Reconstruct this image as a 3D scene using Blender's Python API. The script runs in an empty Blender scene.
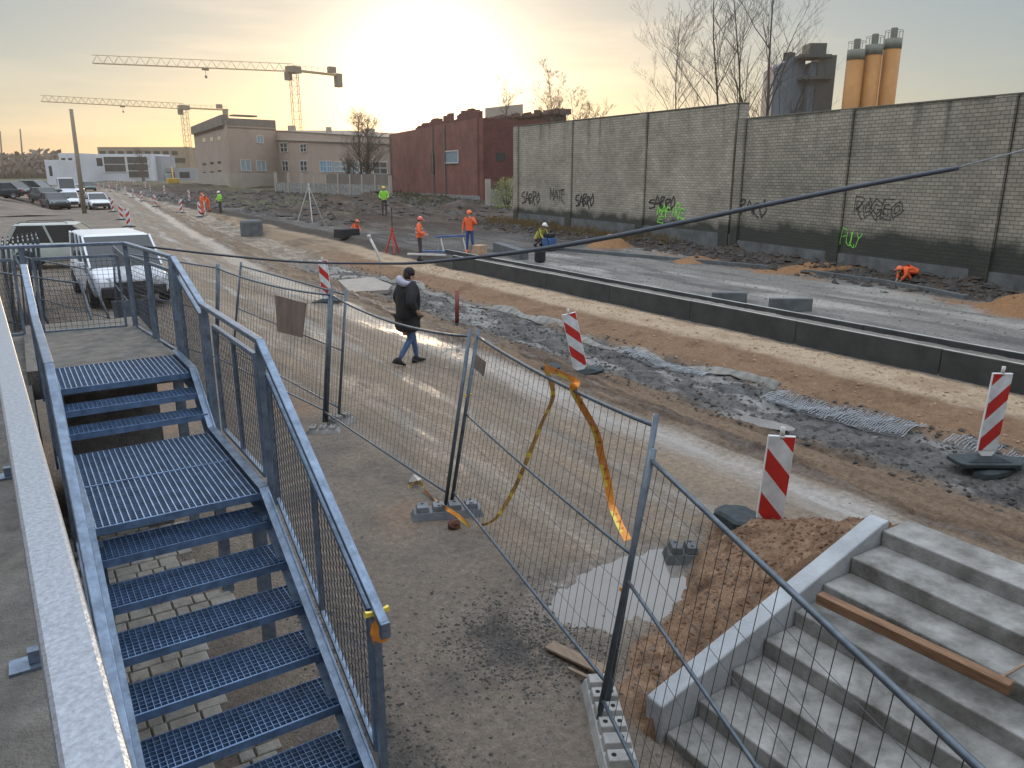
import bpy, bmesh, math, random
import numpy as np
from mathutils import Vector, Matrix, Euler
R=math.radians
scene=bpy.context.scene; COL=scene.collection
random.seed(7)
# ------------------------------------------------------------------ camera, sky, sun
H=3.45; AZ=R(32.1); PITCH=R(15.5); FPX=769.0
cd=bpy.data.cameras.new('camera'); cam=bpy.data.objects.new('camera',cd); COL.objects.link(cam)
cd.sensor_width=36; cd.lens=FPX/1024*36; cd.clip_start=.05; cd.clip_end=6000
cam.location=(0,0,H); cam.rotation_euler=(math.pi/2-PITCH,0,-AZ)
scene.camera=cam
SUN_EL=R(5.0); SUN_AZ=R(26.4)
sdir=Vector((math.sin(SUN_AZ)*math.cos(SUN_EL),math.cos(SUN_AZ)*math.cos(SUN_EL),math.sin(SUN_EL)))
w=bpy.data.worlds.new('World'); scene.world=w; w.use_nodes=True
nt=w.node_tree; nt.nodes.clear(); N=nt.nodes; L=nt.links
out=N.new('ShaderNodeOutputWorld')
sky=N.new('ShaderNodeTexSky'); sky.sky_type='NISHITA'; sky.sun_disc=False
sky.sun_elevation=SUN_EL; sky.sun_rotation=SUN_AZ; sky.air_density=1.0; sky.dust_density=0.6; sky.ozone_density=1.5
bg=N.new('ShaderNodeBackground'); bg.inputs['Strength'].default_value=0.05
tc=N.new('ShaderNodeTexCoord')
def vmath(op,a=None,b=None):
    n=N.new('ShaderNodeVectorMath'); n.operation=op
    for i,s in enumerate((a,b)):
        if s is None: continue
        if isinstance(s,(tuple,list,Vector)): n.inputs[i].default_value=s
        else: L.new(s,n.inputs[i])
    return n
def fmath(op,a,b=0.0,clamp=False):
    n=N.new('ShaderNodeMath'); n.operation=op; n.use_clamp=clamp
    for i,s in enumerate((a,b)):
        if isinstance(s,(int,float)): n.inputs[i].default_value=s
        else: L.new(s,n.inputs[i])
    return n.outputs[0]
nrm=vmath('NORMALIZE',tc.outputs['Generated'])
dot=vmath('DOT_PRODUCT',nrm.outputs[0],tuple(sdir)).outputs['Value']
sep=N.new('ShaderNodeSeparateXYZ'); L.new(nrm.outputs[0],sep.inputs[0])
zz=sep.outputs['Z']
d0=fmath('MAXIMUM',dot,0.0)
g1=fmath('POWER',d0,120.0)
g2=fmath('POWER',d0,7.0)
g3=fmath('POWER',d0,240.0)
hz=fmath('POWER',fmath('SUBTRACT',1.0,fmath('MAXIMUM',zz,0.0),True),9.0)
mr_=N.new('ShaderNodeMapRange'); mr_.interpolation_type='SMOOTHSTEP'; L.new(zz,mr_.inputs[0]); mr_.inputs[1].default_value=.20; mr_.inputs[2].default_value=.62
# thin streaky cloud, low over the horizon
mp=N.new('ShaderNodeMapping'); L.new(nrm.outputs[0],mp.inputs[0]); mp.inputs['Rotation'].default_value=(R(3),R(-6),0); mp.inputs['Scale'].default_value=(2.6,2.6,22)
cn=N.new('ShaderNodeTexNoise'); cn.inputs['Scale'].default_value=1.3; cn.inputs['Detail'].default_value=7; cn.inputs['Roughness'].default_value=.55; L.new(mp.outputs[0],cn.inputs['Vector'])
cr=N.new('ShaderNodeValToRGB'); cr.color_ramp.elements[0].position=.50; cr.color_ramp.elements[1].position=.74
L.new(cn.outputs['Fac'],cr.inputs[0])
def scaled(col,fac):
    n=vmath('SCALE',col)
    if isinstance(fac,(int,float)): n.inputs['Scale'].default_value=fac
    else: L.new(fac,n.inputs['Scale'])
    return n.outputs[0]
acc=scaled((.185,.212,.245),1.0)
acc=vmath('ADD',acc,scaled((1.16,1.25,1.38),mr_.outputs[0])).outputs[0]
acc=vmath('ADD',acc,scaled((1.0,.66,.30),fmath('MULTIPLY',fmath('MULTIPLY',fmath('MULTIPLY',hz,g2),fmath('SUBTRACT',1.0,g1)),.27))).outputs[0]
acc=vmath('ADD',acc,scaled((.75,.80,.95),fmath('MULTIPLY',g1,.26))).outputs[0]
acc=vmath('ADD',acc,scaled((1.0,.93,.74),fmath('MULTIPLY',g3,1.0))).outputs[0]
acc=vmath('ADD',acc,scaled((.55,.36,.20),fmath('MULTIPLY',fmath('MULTIPLY',cr.outputs[0],fmath('ADD',.12,g2)),.34))).outputs[0]
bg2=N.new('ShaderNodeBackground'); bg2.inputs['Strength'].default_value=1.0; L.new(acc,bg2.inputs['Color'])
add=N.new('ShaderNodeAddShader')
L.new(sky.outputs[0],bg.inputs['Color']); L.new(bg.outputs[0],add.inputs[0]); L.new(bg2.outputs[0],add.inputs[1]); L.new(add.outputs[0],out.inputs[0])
sl=bpy.data.lights.new('sun','SUN'); sl.energy=1.8; sl.angle=R(3.5); sl.color=(1,.72,.42)
so=bpy.data.objects.new('sun',sl); COL.objects.link(so); so.rotation_euler=sdir.to_track_quat('Z','Y').to_euler()
vs=scene.view_settings; vs.view_transform='Standard'; vs.look='None'; vs.gamma=1; vs.exposure=0.16
scene.cycles.max_bounces=5; scene.cycles.diffuse_bounces=2; scene.cycles.glossy_bounces=3; scene.cycles.transparent_max_bounces=12

# ------------------------------------------------------------------ pixel of the photo -> point in the world
sp,cp=math.sin(PITCH),math.cos(PITCH); sa,ca=math.sin(AZ),math.cos(AZ)
def ray(x,y):
    u=(x-512)/FPX; v=(y-384)/FPX; f=cp-v*sp
    return (u*ca+f*sa, -u*sa+f*ca, -(sp+v*cp), f)
def at(x,y,z=0.0):
    d=ray(x,y); k=(z-H)/d[2]; return Vector((d[0]*k,d[1]*k,z))
def atD(x,y,D):
    d=ray(x,y); k=D/d[3]; return Vector((d[0]*k,d[1]*k,H+d[2]*k))
def atX(x,y,X):
    d=ray(x,y); k=X/d[0]; return Vector((X,d[1]*k,H+d[2]*k))

# ------------------------------------------------------------------ materials
def mat(name,col,rough=.7,metal=0,var=.25,vscale=6,bump=.0,bscale=30,col2=None,spec=None,stretch=None,detail=6):
    m=bpy.data.materials.new(name); m.use_nodes=True; t=m.node_tree; b=t.nodes['Principled BSDF']
    b.inputs['Roughness'].default_value=rough; b.inputs['Metallic'].default_value=metal
    if spec is not None: b.inputs['Specular IOR Level'].default_value=spec
    c=t.nodes.new('ShaderNodeTexCoord'); mpn=t.nodes.new('ShaderNodeMapping'); t.links.new(c.outputs['Object'],mpn.inputs[0])
    if stretch: mpn.inputs['Scale'].default_value=stretch
    n=t.nodes.new('ShaderNodeTexNoise'); n.inputs['Scale'].default_value=vscale; n.inputs['Detail'].default_value=detail; n.inputs['Roughness'].default_value=.65
    t.links.new(mpn.outputs[0],n.inputs['Vector'])
    r=t.nodes.new('ShaderNodeValToRGB'); c1=tuple(v*(1-var) for v in col); c2=col2 or tuple(min(1,v*(1+var)) for v in col)
    r.color_ramp.elements[0].position=.32; r.color_ramp.elements[1].position=.68
    r.color_ramp.elements[0].color=(*c1,1); r.color_ramp.elements[1].color=(*c2,1)
    t.links.new(n.outputs['Fac'],r.inputs[0]); t.links.new(r.outputs[0],b.inputs['Base Color'])
    if bump:
        n2=t.nodes.new('ShaderNodeTexNoise'); n2.inputs['Scale'].default_value=bscale; n2.inputs['Detail'].default_value=5
        t.links.new(mpn.outputs[0],n2.inputs['Vector'])
        bp=t.nodes.new('ShaderNodeBump'); bp.inputs['Strength'].default_value=min(1,bump); bp.inputs['Distance'].default_value=.02
        t.links.new(n2.outputs['Fac'],bp.inputs['Height']); t.links.new(bp.outputs[0],b.inputs['Normal'])
    return m
M={}
M['galv']=mat('galvanised_steel',(.19,.25,.34),.36,.6,.34,13,.08,60)
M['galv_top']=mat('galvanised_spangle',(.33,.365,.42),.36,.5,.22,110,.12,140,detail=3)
M['fence']=mat('fence_steel',(.11,.138,.17),.5,.5,.3,10)
M['wire']=mat('fence_wire',(.06,.065,.075),.55,.5,.2,10)
M['grate']=mat('grating_steel',(.16,.26,.43),.42,.5,.3,14)
M['conc']=mat('concrete',(.175,.168,.148),.8,0,.42,3.4,.35,40,col2=(.345,.345,.335))
M['conc_light']=mat('concrete_light',(.36,.385,.41),.75,0,.2,3,.2,45)
M['conc_dark']=mat('concrete_dark',(.10,.11,.115),.85,0,.3,3,.3,25)
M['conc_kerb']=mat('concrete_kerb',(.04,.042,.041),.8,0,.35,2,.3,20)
M['slab']=mat('platform_concrete',(.165,.16,.15),.9,0,.35,7,.8,90)
M['rubber']=mat('rubber',(.025,.037,.042),.75,0,.3,12,.3,40)
M['plastic_grey']=mat('recycled_plastic',(.15,.17,.19),.65,0,.25,12,.3,50)
M['wood']=mat('wood',(.20,.11,.06),.8,0,.4,5,.3,12,stretch=(10,.8,10))
M['wood_old']=mat('weathered_wood',(.24,.18,.13),.85,0,.3,6,.3,20,stretch=(12,1,12))
M['black']=mat('black_cloth',(.012,.013,.017),.85,0,.2,10,.3,30)
M['skin']=mat('skin',(.5,.3,.22),.6,0,.06,10)
M['orange_cloth']=mat('orange_vest',(.80,.13,.035),.7,0,.1,15)
M['lime_cloth']=mat('lime_vest',(.26,.62,.05),.7,0,.1,15)
M['yellow_cloth']=mat('yellow_jacket',(.45,.42,.08),.8,0,.2,15)
M['jeans']=mat('jeans',(.06,.12,.24),.85,0,.3,15)
M['navy']=mat('work_trousers',(.03,.06,.2),.85,0,.3,15)
M['darktrouser']=mat('dark_trousers',(.06,.04,.045),.85,0,.3,15)
M['greyhood']=mat('grey_hood',(.35,.36,.45),.9,0,.2,20)
M['white']=mat('white_paint',(.72,.73,.74),.45,0,.08,8)
M['white_dirty']=mat('dirty_white',(.5,.49,.46),.7,0,.25,8)
M['red']=mat('red_paint',(.45,.05,.04),.5,0,.2,10)
M['glass']=mat('dark_glass',(.03,.035,.04),.08,0,.1,3)
M['glass_sky']=mat('window_glass',(.25,.33,.36),.12,0,.15,3)
M['orange_helmet']=mat('helmet_orange',(.75,.16,.06),.35,0,.05,5)
M['blue']=mat('blue_paint',(.05,.12,.3),.5,0,.2,10)

# ------------------------------------------------------------------ mesh builder
ORG={}
class MB:
    def __init__(s,T=None): s.v=[]; s.f=[]; s.m=[]; s.T=T; s.cm=0
    def add(s,vs,fs):
        o=len(s.v)
        s.v+= [tuple(s.T(*p)) if s.T else tuple(p) for p in vs]
        s.f+= [tuple(i+o for i in f) for f in fs]; s.m+=[s.cm]*len(fs)
    def hexa(s,P): s.add(P,[(0,3,2,1),(4,5,6,7),(0,1,5,4),(1,2,6,5),(2,3,7,6),(3,0,4,7)])
    def box(s,x0,x1,y0,y1,z0,z1): s.hexa([(x0,y0,z0),(x1,y0,z0),(x1,y1,z0),(x0,y1,z0),(x0,y0,z1),(x1,y0,z1),(x1,y1,z1),(x0,y1,z1)])
    def rbox(s,c,sx,sy,sz,rz=0,rx=0,ry=0,tap=1.0):
        m=Euler((rx,ry,rz)).to_matrix(); c=Vector(c)
        P=[]
        for z,k in ((-.5,1),(.5,tap)):
            for x,y in ((-.5,-.5),(.5,-.5),(.5,.5),(-.5,.5)): P.append(c+m@Vector((x*sx*k,y*sy*k,z*sz)))
        s.hexa(P)
    def bar(s,p0,p1,w,h,up=(0,0,1)):
        p0=Vector(p0);p1=Vector(p1);d=(p1-p0).normalized();u=Vector(up)
        if abs(d.dot(u))>.98: u=Vector((0,1,0))
        a=d.cross(u).normalized(); b=a.cross(d).normalized()
        P=[]
        for p in (p0,p1):
            for x,y in ((-.5,-.5),(.5,-.5),(.5,.5),(-.5,.5)): P.append(p+a*x*w+b*y*h)
        s.hexa(P)
    def tube(s,pts,r,n=8,cap=True):
        pts=[Vector(p) for p in pts]; K=len(pts); rs=r if isinstance(r,(list,tuple)) else [r]*K
        V=[];F=[]; a=None
        for i,p in enumerate(pts):
            d=(pts[min(i+1,K-1)]-pts[max(i-1,0)]).normalized()
            if a is None:
                u=Vector((0,0,1)) if abs(d.z)<.9 else Vector((1,0,0)); a=d.cross(u).normalized()
            else:
                a=(a-d*a.dot(d)); a=a.normalized() if a.length>1e-6 else d.orthogonal().normalized()
            b=d.cross(a)
            for k in range(n):
                t=2*math.pi*k/n; V.append(p+(a*math.cos(t)+b*math.sin(t))*rs[i])
        for i in range(K-1):
            for k in range(n): F.append((i*n+k,i*n+(k+1)%n,(i+1)*n+(k+1)%n,(i+1)*n+k))
        if cap: F.append(tuple(range(n-1,-1,-1))); F.append(tuple((K-1)*n+k for k in range(n)))
        s.add(V,F)
    def lathe(s,c,prof,n=20):
        c=Vector(c);V=[];F=[]
        for r,z in prof:
            for k in range(n):
                t=2*math.pi*k/n; V.append(c+Vector((r*math.cos(t),r*math.sin(t),z)))
        for i in range(len(prof)-1):
            for k in range(n): F.append((i*n+k,i*n+(k+1)%n,(i+1)*n+(k+1)%n,(i+1)*n+k))
        F.append(tuple(range(n-1,-1,-1))); F.append(tuple((len(prof)-1)*n+k for k in range(n)))
        s.add(V,F)
    def ell(s,c,rx,ry,rz,n=10,m=6,rot=None,jit=0):
        c=Vector(c);V=[];F=[]
        for i in range(1,m):
            th=math.pi*i/m
            for k in range(n):
                t=2*math.pi*k/n; q=1+random.uniform(-jit,jit)
                v=Vector((rx*math.sin(th)*math.cos(t)*q,ry*math.sin(th)*math.sin(t)*q,rz*math.cos(th)*q))
                if rot: v=rot@v
                V.append(c+v)
        a=Vector((0,0,rz)); b=Vector((0,0,-rz))
        if rot: a=rot@a; b=rot@b
        V+=[c+a,c+b]; A=len(V)-2
        for i in range(m-2):
            for k in range(n): F.append((i*n+k,(i+1)*n+k,(i+1)*n+(k+1)%n,i*n+(k+1)%n))
        for k in range(n): F.append((A,k,(k+1)%n)); F.append((A+1,(m-2)*n+(k+1)%n,(m-2)*n+k))
        s.add(V,F)
    def prism(s,poly,z0,z1):
        n=len(poly); V=[(x,y,z0) for x,y in poly]+[(x,y,z1) for x,y in poly]
        s.add(V,[tuple(range(n-1,-1,-1)),tuple(range(n,2*n))]+[(i,(i+1)%n,n+(i+1)%n,n+i) for i in range(n)])
    def build(s,name,mats,parent=None,smooth=False,bevel=0):
        me=bpy.data.meshes.new(name)
        V=s.v
        if parent is not None: o0=ORG[parent.name]
        else:
            A=np.array(V); o0=Vector(((A[:,0].min()+A[:,0].max())/2,(A[:,1].min()+A[:,1].max())/2,A[:,2].min()))
        V=[(a-o0[0],b-o0[1],c-o0[2]) for a,b,c in V]
        me.from_pydata(V,[],s.f)
        ms=mats if isinstance(mats,(list,tuple)) else [mats]
        for m in ms: me.materials.append(M[m] if isinstance(m,str) else m)
        if len(ms)>1: me.polygons.foreach_set('material_index',s.m)
        if smooth: me.polygons.foreach_set('use_smooth',[True]*len(me.polygons))
        me.update()
        o=bpy.data.objects.new(name,me); COL.objects.link(o)
        if parent is not None: o.parent=parent
        else: o.location=o0; ORG[o.name]=o0
        if bevel:
            b=o.modifiers.new('bevel','BEVEL'); b.width=bevel; b.segments=2; b.limit_method='ANGLE'
        return o
def tag(o,label,cat,group=None,kind=None):
    if label: o['label']=label
    if cat: o['category']=cat
    if group: o['group']=group
    if kind: o['kind']=kind
    return o
def thing(name,label,cat,loc=(0,0,0),rz=0,group=None,kind=None):
    o=bpy.data.objects.new(name,None); COL.objects.link(o); o.empty_display_size=.2
    o.location=loc; o.rotation_euler=(0,0,rz); ORG[o.name]=Vector(loc)
    return tag(o,label,cat,group,kind)
def proto(name,label,cat,group=None):      # built at the origin, placed afterwards
    return thing(name,label,cat,(0,0,0),0,group)
def copy_tree(o,parent=None,label=None):
    c=o.copy(); COL.objects.link(c)
    if parent is not None: c.parent=parent
    if label: c['label']=label
    for ch in [x for x in o.children]: copy_tree(ch,c)
    return c
def struct(o): o['kind']='structure'; return o

# ------------------------------------------------------------------ noise and terrain height
def _h(ix,iy,s):
    n=(ix.astype(np.int64)*374761393+iy.astype(np.int64)*668265263+s*144665)&0x7fffffff
    n=((n^(n>>13))*1274126177)&0x7fffffff
    return ((n^(n>>16))&0xffff)/65535.0
def vn(x,y,s=0):
    ix=np.floor(x);iy=np.floor(y);fx=x-ix;fy=y-iy;fx=fx*fx*(3-2*fx);fy=fy*fy*(3-2*fy)
    a=_h(ix,iy,s);b=_h(ix+1,iy,s);c=_h(ix,iy+1,s);d=_h(ix+1,iy+1,s)
    return (a*(1-fx)+b*fx)*(1-fy)+(c*(1-fx)+d*fx)*fy
def fbm(x,y,s=0,o=4):
    r=0;a=1;t=0
    for i in range(o):
        r=r+a*vn(x*2**i+i*17.3,y*2**i-i*9.1,s+i); t+=a; a*=.55
    return r/t*2-1
def ss(a,b,x):
    t=np.clip((x-a)/(b-a),0,1); return t*t*(3-2*t)
PUD=[(3.98,4.52,.80,.50,0.12),(7.05,13.3,.35,.16,.3),(8.6,6.95,.12,.3,.3)]
def blob(X,Y,cx,cy,rx,ry,a=0):
    dx=X-cx;dy=Y-cy;c=math.cos(a);s=math.sin(a); u=(dx*c+dy*s)/rx; v=(-dx*s+dy*c)/ry
    return u*u+v*v
def terrain(X,Y):
    X=np.asarray(X,float);Y=np.asarray(Y,float)
    far=np.clip((Y-28)/60,0,3)
    shift=np.where(Y>28,(Y-28)*.075,0); shift=np.minimum(shift,12)
    wob=.25*fbm(X*.3,Y*.35,3,3)+.10*fbm(X*1.2,Y*1.1,5,2)
    U=X-shift+wob                     # distance across the works
    h=.018*fbm(X*1.1,Y*1.1,1,4)+.006*fbm(X*7,Y*7,2,3)
    fine=fbm(X*5,Y*5,11,4)
    fl=fbm(X*4.2,Y*.7,21,4)           # stretched along the street
    road=ss(3.2,3.8,U)*(1-ss(7.0,7.6,U))
    h=h*(1-.55*road)+road*.018*fl
    for c in (4.5,5.9,6.85): h=h-.018*road*np.exp(-((U-c)/.22)**2)
    ruts=ss(7.0,7.5,U)*(1-ss(8.4,9.0,U)); h=h+ruts*(.085*fl+.05*fbm(X*9,Y*1.2,22,3)+.03*fine+.02*fbm(X*13,Y*9,8,3))
    mud=ss(8.2,8.8,U)*(1-ss(10.1,10.5,U)); h=h-.11*mud+mud*(.08*fbm(X*2.4,Y*2.0,31,4)+.05*fine)
    sandy=1-ss(24.,29.,Y)*.6
    slope=ss(10.2,11.35,U); h=h+slope*.13*(1)-.04*ss(10.0,10.3,U)*(1-slope)+ (ss(10.0,10.6,U)*(1-ss(11.0,11.6,U)))*(.05*fine+.04*fbm(X*2,Y*2,41,3))
    sand=ss(11.3,11.7,U)*(1-ss(12.9,13.2,U)); h=h+sand*(.03*fine+.02*fbm(X*3,Y*3,43,3))
    h=h-.12*np.exp(-((X-13.05)/.42)**2)*(Y<26)*(X<13.2)
    U2=X-np.minimum(shift*.35,3)+wob*np.where(Y>24,1.0,.0)
    up=ss(13.12,13.22+np.where(Y>24.5,.5,0),U2); h=h*(1-up)+up*(.33+.02*fl+.012*fine)
    h=np.where((X>13.19)&(X<13.88)&(Y<25),.425+.015*fine,h)
    bank=ss(20.6,22.2,X+wob*.8+np.clip((16-Y)*.12,-1.2,1.6)); 
    lump=fbm(X*1.1,Y*1.0,51,4)
    near=(1-ss(34,44,Y))
    h=h+bank*up*near*(.12+.22*np.clip(lump+.2,-.3,1)+.05*fine)
    rough=ss(34,46,Y)*ss(14.5,18,X-np.minimum(shift*.35,3)); h=h+rough*(.25+.5*fbm(X*.22,Y*.15,61,4)+.16*lump+.05*fine)
    # soil heaps
    def heap(cx,cy,rx,ry,a,hh,p=1.0):
        q=blob(X,Y,cx,cy,rx,ry,a); return hh*np.clip(1-q**.5,0,1)**p
    m=np.clip((X-3.05)/2.3,0,1)
    side=np.clip(1-np.abs(Y-3.0)/ (.68+1.22*m+.26*fbm(X*2,Y*2,71,3)),0,1)*(X>2.9)*(1-ss(5.35,6.5,X))
    hp=(.10+.72*m)*side**.8*(1+.0)+ .14*side*fbm(X*5.5,Y*5.5,73,4)+ .16*side*fbm(X*2.5,Y*2.5,75,3)
    hp=hp*(Y>3.06)
    h=h+hp
    # ground falls under the stair flight
    for (cx,cy,rx,ry,a,hh) in HEAPS: h=h+heap(cx,cy,rx,ry,a,hh)*(1+.25*fine)
    for cx,cy,rx,ry,a in PUD:
        q=blob(X,Y,cx,cy,rx,ry,a)+.9*fbm(X*1.7,Y*1.7,81,3)+.55*fbm(X*6,Y*6,83,3)
        k=1-ss(.3,1.7,q); h=h*(1-k)+k*(-.06)
        k2=(1-ss(1.2,2.2,q)); h=np.where(hp<.03,h*(1-.6*k2*(1-k)),h)
    st_=(X>2.93)&(X<5.6)&(Y<3.04)&(Y>-.8); h=np.where(st_,np.minimum(h,-.05)-.03,h)
    lo=(X<2.2)&(Y<11); h=np.where(lo,h*.6-.0,h)
    return h
HEAPS=[(20.9,25.6,1.35,.9,.3,.62),(20.3,20.0,1.2,.7,.3,.22),(21.2,16.0,1.8,.8,-.4,.22),(19.6,8.7,1.6,1.0,.2,.40),
       (26,60,3,2,0,.9),(30,72,4,2.5,.4,1.0),(22,64,2,1.5,0,.5),(24.6,70,2.5,1.6,0,.7),(28,52,3,2,0,.6)]
def hz1(x,y): return float(terrain(np.array([x]),np.array([y]))[0])
def axis(segs,ext):
    a=[segs[0][0]]
    for lo,hi,st in segs:
        x=a[-1]
        while x<hi-1e-6: x+=st; a.append(x)
    st=segs[-1][2]; x=a[-1]
    while x<ext[1]: st*=1.22; x+=st; a.append(x)
    st=segs[0][2]; x=a[0]; b=[]
    while x>ext[0]: st*=1.4; x-=st; b.append(x)
    return np.array(b[::-1]+a)
def fbm_col(a,b): return a
def make_ground():
    xs=axis([(-1.0,2.6,.06),(2.6,8.2,.034),(8.2,13.6,.042),(13.6,25,.14),(25,60,.7)],(-900,2500))
    ys=axis([(1.2,7.5,.038),(7.5,16,.07),(16,32,.13),(32,75,.4),(75,170,1.5)],(-900,3200))
    gx,gy=np.meshgrid(xs,ys); X=gx.ravel();Y=gy.ravel()
    Z=terrain(X,Y)
    nx,ny=len(xs),len(ys); print('ground',nx,ny,nx*ny)
    co=np.stack([X,Y,Z],1)
    i=np.arange(nx-1)[None,:]+np.arange(ny-1)[:,None]*nx
    F=np.stack([i,i+1,i+1+nx,i+nx],-1).reshape(-1,4)
    me=bpy.data.meshes.new('ground'); me.vertices.add(len(co)); me.vertices.foreach_set('co',co.ravel())
    me.loops.add(F.size); me.loops.foreach_set('vertex_index',F.ravel())
    me.polygons.add(len(F)); me.polygons.foreach_set('loop_start',np.arange(len(F))*4); me.polygons.foreach_set('loop_total',np.full(len(F),4))
    me.polygons.foreach_set('use_smooth',np.ones(len(F),bool))
    me.update(); 
    # soil type, one colour per kind of earth (rgb) and wetness (a)
    shift=np.minimum(np.where(Y>28,(Y-28)*.075,0),12)
    wob=.25*fbm(X*.3,Y*.35,3,3)+.10*fbm(X*1.2,Y*1.1,5,2)
    U=X-shift+wob+.10*fbm(X*4,Y*3,91,3)
    big=fbm(X*.6,Y*.45,101,4); med=fbm(X*2.6,Y*2.2,103,4); fine=fbm(X*9,Y*9,105,3); fl=fbm(X*3.6,Y*.5,107,4); fl2=fbm(X*8,Y*.9,109,3)
    def C(*c): return np.array(c,float)[None,:]
    col=np.zeros((len(X),3))+C(.185,.155,.128)
    def mix(m,c): 
        nonlocal col
        m=np.clip(m,0,1)[:,None]; col=col*(1-m)+m*c
    mix(ss(0,.5,big)*.5,C(.23,.195,.16)); mix(ss(.0,.45,med)*.55,C(.12,.11,.10)); mix(ss(.35,.6,-big)*.6,C(.25,.17,.12))
    wet=np.zeros(len(X))+.12+.15*ss(0,.4,-med)
    # dark gravel patches in the yard
    gp=np.exp(-blob(X,Y,2.75,4.35,.55,.55,0))*1.3+np.exp(-blob(X,Y,1.45,3.2,.22,2.2,0)); mix(np.clip(gp,0,1)*ss(-.1,.35,med+.5*fine)*.7,C(.075,.072,.068))
    road=ss(3.3,3.9,U)*(1-ss(7.1,7.6,U)); mix(road,C(.215,.175,.135)); mix(road*ss(-.1,.5,fl)*.7,C(.16,.13,.105)); mix(road*ss(.05,.45,fbm(X*2.6,Y*.16,141,4))*.6,C(.27,.25,.225)); mix(road*ss(.1,.5,-fl)*.5,C(.27,.205,.145))
    tr=np.exp(-((U-6.85)/.30)**2)*(1.15+.5*big)+.45*np.exp(-((U-5.15)/.22)**2)*ss(-.2,.4,fl+big)+.25*np.exp(-((U-4.2)/.2)**2)
    wet=np.maximum(wet,road*tr*(.85+.6*fl)+road*(.15+.25*ss(.1,.5,fl2)))
    mix(road*np.clip(tr,0,1)*.45,C(.27,.26,.25))  # wet tracks paled: the sheen of the sky put into the colour
    ruts=ss(7.1,7.6,U)*(1-ss(8.3,8.9,U)); mix(ruts,C(.17,.12,.082)); mix(ruts*ss(-.15,.25,fl),C(.075,.052,.038)); mix(ruts*ss(.15,.5,fl2)*.4,C(.24,.185,.13)); wet=np.where(ruts>.5,.25+.3*ss(0,.4,fl),wet)
    mud=ss(8.3,8.9,U)*(1-ss(10.1,10.4,U)); mix(mud,C(.10,.095,.09)); mix(mud*ss(-.2,.2,med),C(.03,.029,.029)); mix(mud*ss(.08,.3,fbm(X*2.2,Y*1.2,113,5))*.8,C(.235,.23,.22)); wet=np.where(mud>.5,.35+.4*ss(0,.4,med),wet)
    sl=ss(10.2,10.5,U)*(1-ss(11.2,11.6,U)); mix(sl,C(.205,.13,.082)); mix(sl*ss(0,.5,med)*.6,C(.13,.082,.052))
    sd=ss(11.2,11.6,U)*(1-ss(12.9,13.1,X-shift*.3)); mix(sd,C(.37,.28,.195)); mix(sd*ss(-.1,.5,med)*.6,C(.23,.155,.10)); mix(sd*ss(.2,.5,fine)*.3,C(.40,.32,.24))
    wet=np.where(sd+sl>.5,.08,wet)
    far=ss(27,36,Y)*(1-ss(13,13.5,X-shift*.35))*ss(7.4,8.2,U); mix(far*.75,C(.22,.17,.12)); mix(far*ss(-.1,.3,big)*.6,C(.10,.075,.055)); mix(far*ss(.1,.5,fl)*.6,C(.33,.26,.18))
    U2=X-np.minimum(shift*.35,3)+wob*np.where(Y>24,1.0,.0)
    edge=ss(12.6,12.95,U2)*(1-ss(13.7,14.0,U2))*(Y>24.3); mix(edge,C(.06,.052,.045))
    up=ss(13.5,13.8,U2); mix(up,C(.19,.18,.165)); mix(up*ss(-.15,.4,fbm(X*2.,Y*.45,117,4))*.85,C(.10,.097,.092)); mix(up*ss(.1,.5,fbm(X*1.1,Y*.25,119,4))*.8,C(.34,.32,.29)); wet=np.where(up>.5,.15+.25*ss(0,.4,fl),wet)
    dk=up*ss(22,30,Y)*.75; mix(dk,C(.085,.078,.072)); mix(dk*ss(-.4,.2,fbm(X*.5,Y*.3,131,3)),C(.055,.05,.047))
    bank=ss(20.2,21.3,X+.6*med+np.clip((16-Y)*.12,-1.2,1.6))*up; mix(bank,C(.075,.055,.042)); mix(bank*ss(0,.5,med)*.6,C(.035,.03,.026)); mix(bank*ss(.25,.6,big)*.5,C(.16,.13,.06))
    band=np.exp(-((X+np.clip((16-Y)*.14,-1.5,1.6)-20.1+.5*med)/.35)**2)*up*(Y<27); mix(band*ss(-.2,.3,big+.3*med),C(.25,.15,.09))
    rough=ss(33,42,Y)*ss(14.5,17,X-np.minimum(shift*.35,3)); mix(rough*.95,C(.062,.045,.036)); mix(rough*ss(0,.4,med)*.6,C(.03,.024,.02)); mix(rough*ss(.2,.5,big)*.5,C(.13,.10,.075)); mix(rough*ss(.15,.4,fbm(X*.12,Y*.1,133,3))*.5,C(.09,.10,.04))
    for (cx,cy,rx,ry,a,hh) in HEAPS[:4]:
        q=blob(X,Y,cx,cy,rx,ry,a); mix((1-ss(.7,1.1,q+.3*med)),C(.26,.145,.075)); wet=np.where(q<1,.05,wet)
    m=np.clip((X-3.05)/2.3,0,1)
    side=np.clip(1-np.abs(Y-3.0)/(.68+1.22*m+.26*fbm(X*2,Y*2,71,3)),0,1)*(X>2.9)*(Y>3.02)*(1-ss(5.35,6.5,X))
    mm=ss(.02,.12,side); mix(mm,C(.225,.145,.095)); mix(mm*ss(-.1,.35,fbm(X*7,Y*7,77,4))*.75,C(.11,.066,.042)); mix(mm*ss(.2,.5,fine)*.6,C(.34,.235,.16)); wet=np.where(mm>.4,.08,wet)
    for cx,cy,rx,ry,a in PUD:
        q=blob(X,Y,cx,cy,rx,ry,a)+.75*fbm(X*1.9,Y*1.9,81,4); k=(1-ss(.9,2.4,q))*(mm<.3); mix(k*.6,C(.13,.115,.10)); wet=np.maximum(wet,k*.6)
    fr=ss(160,260,Y); mix(fr,C(.10,.10,.07))
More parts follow.
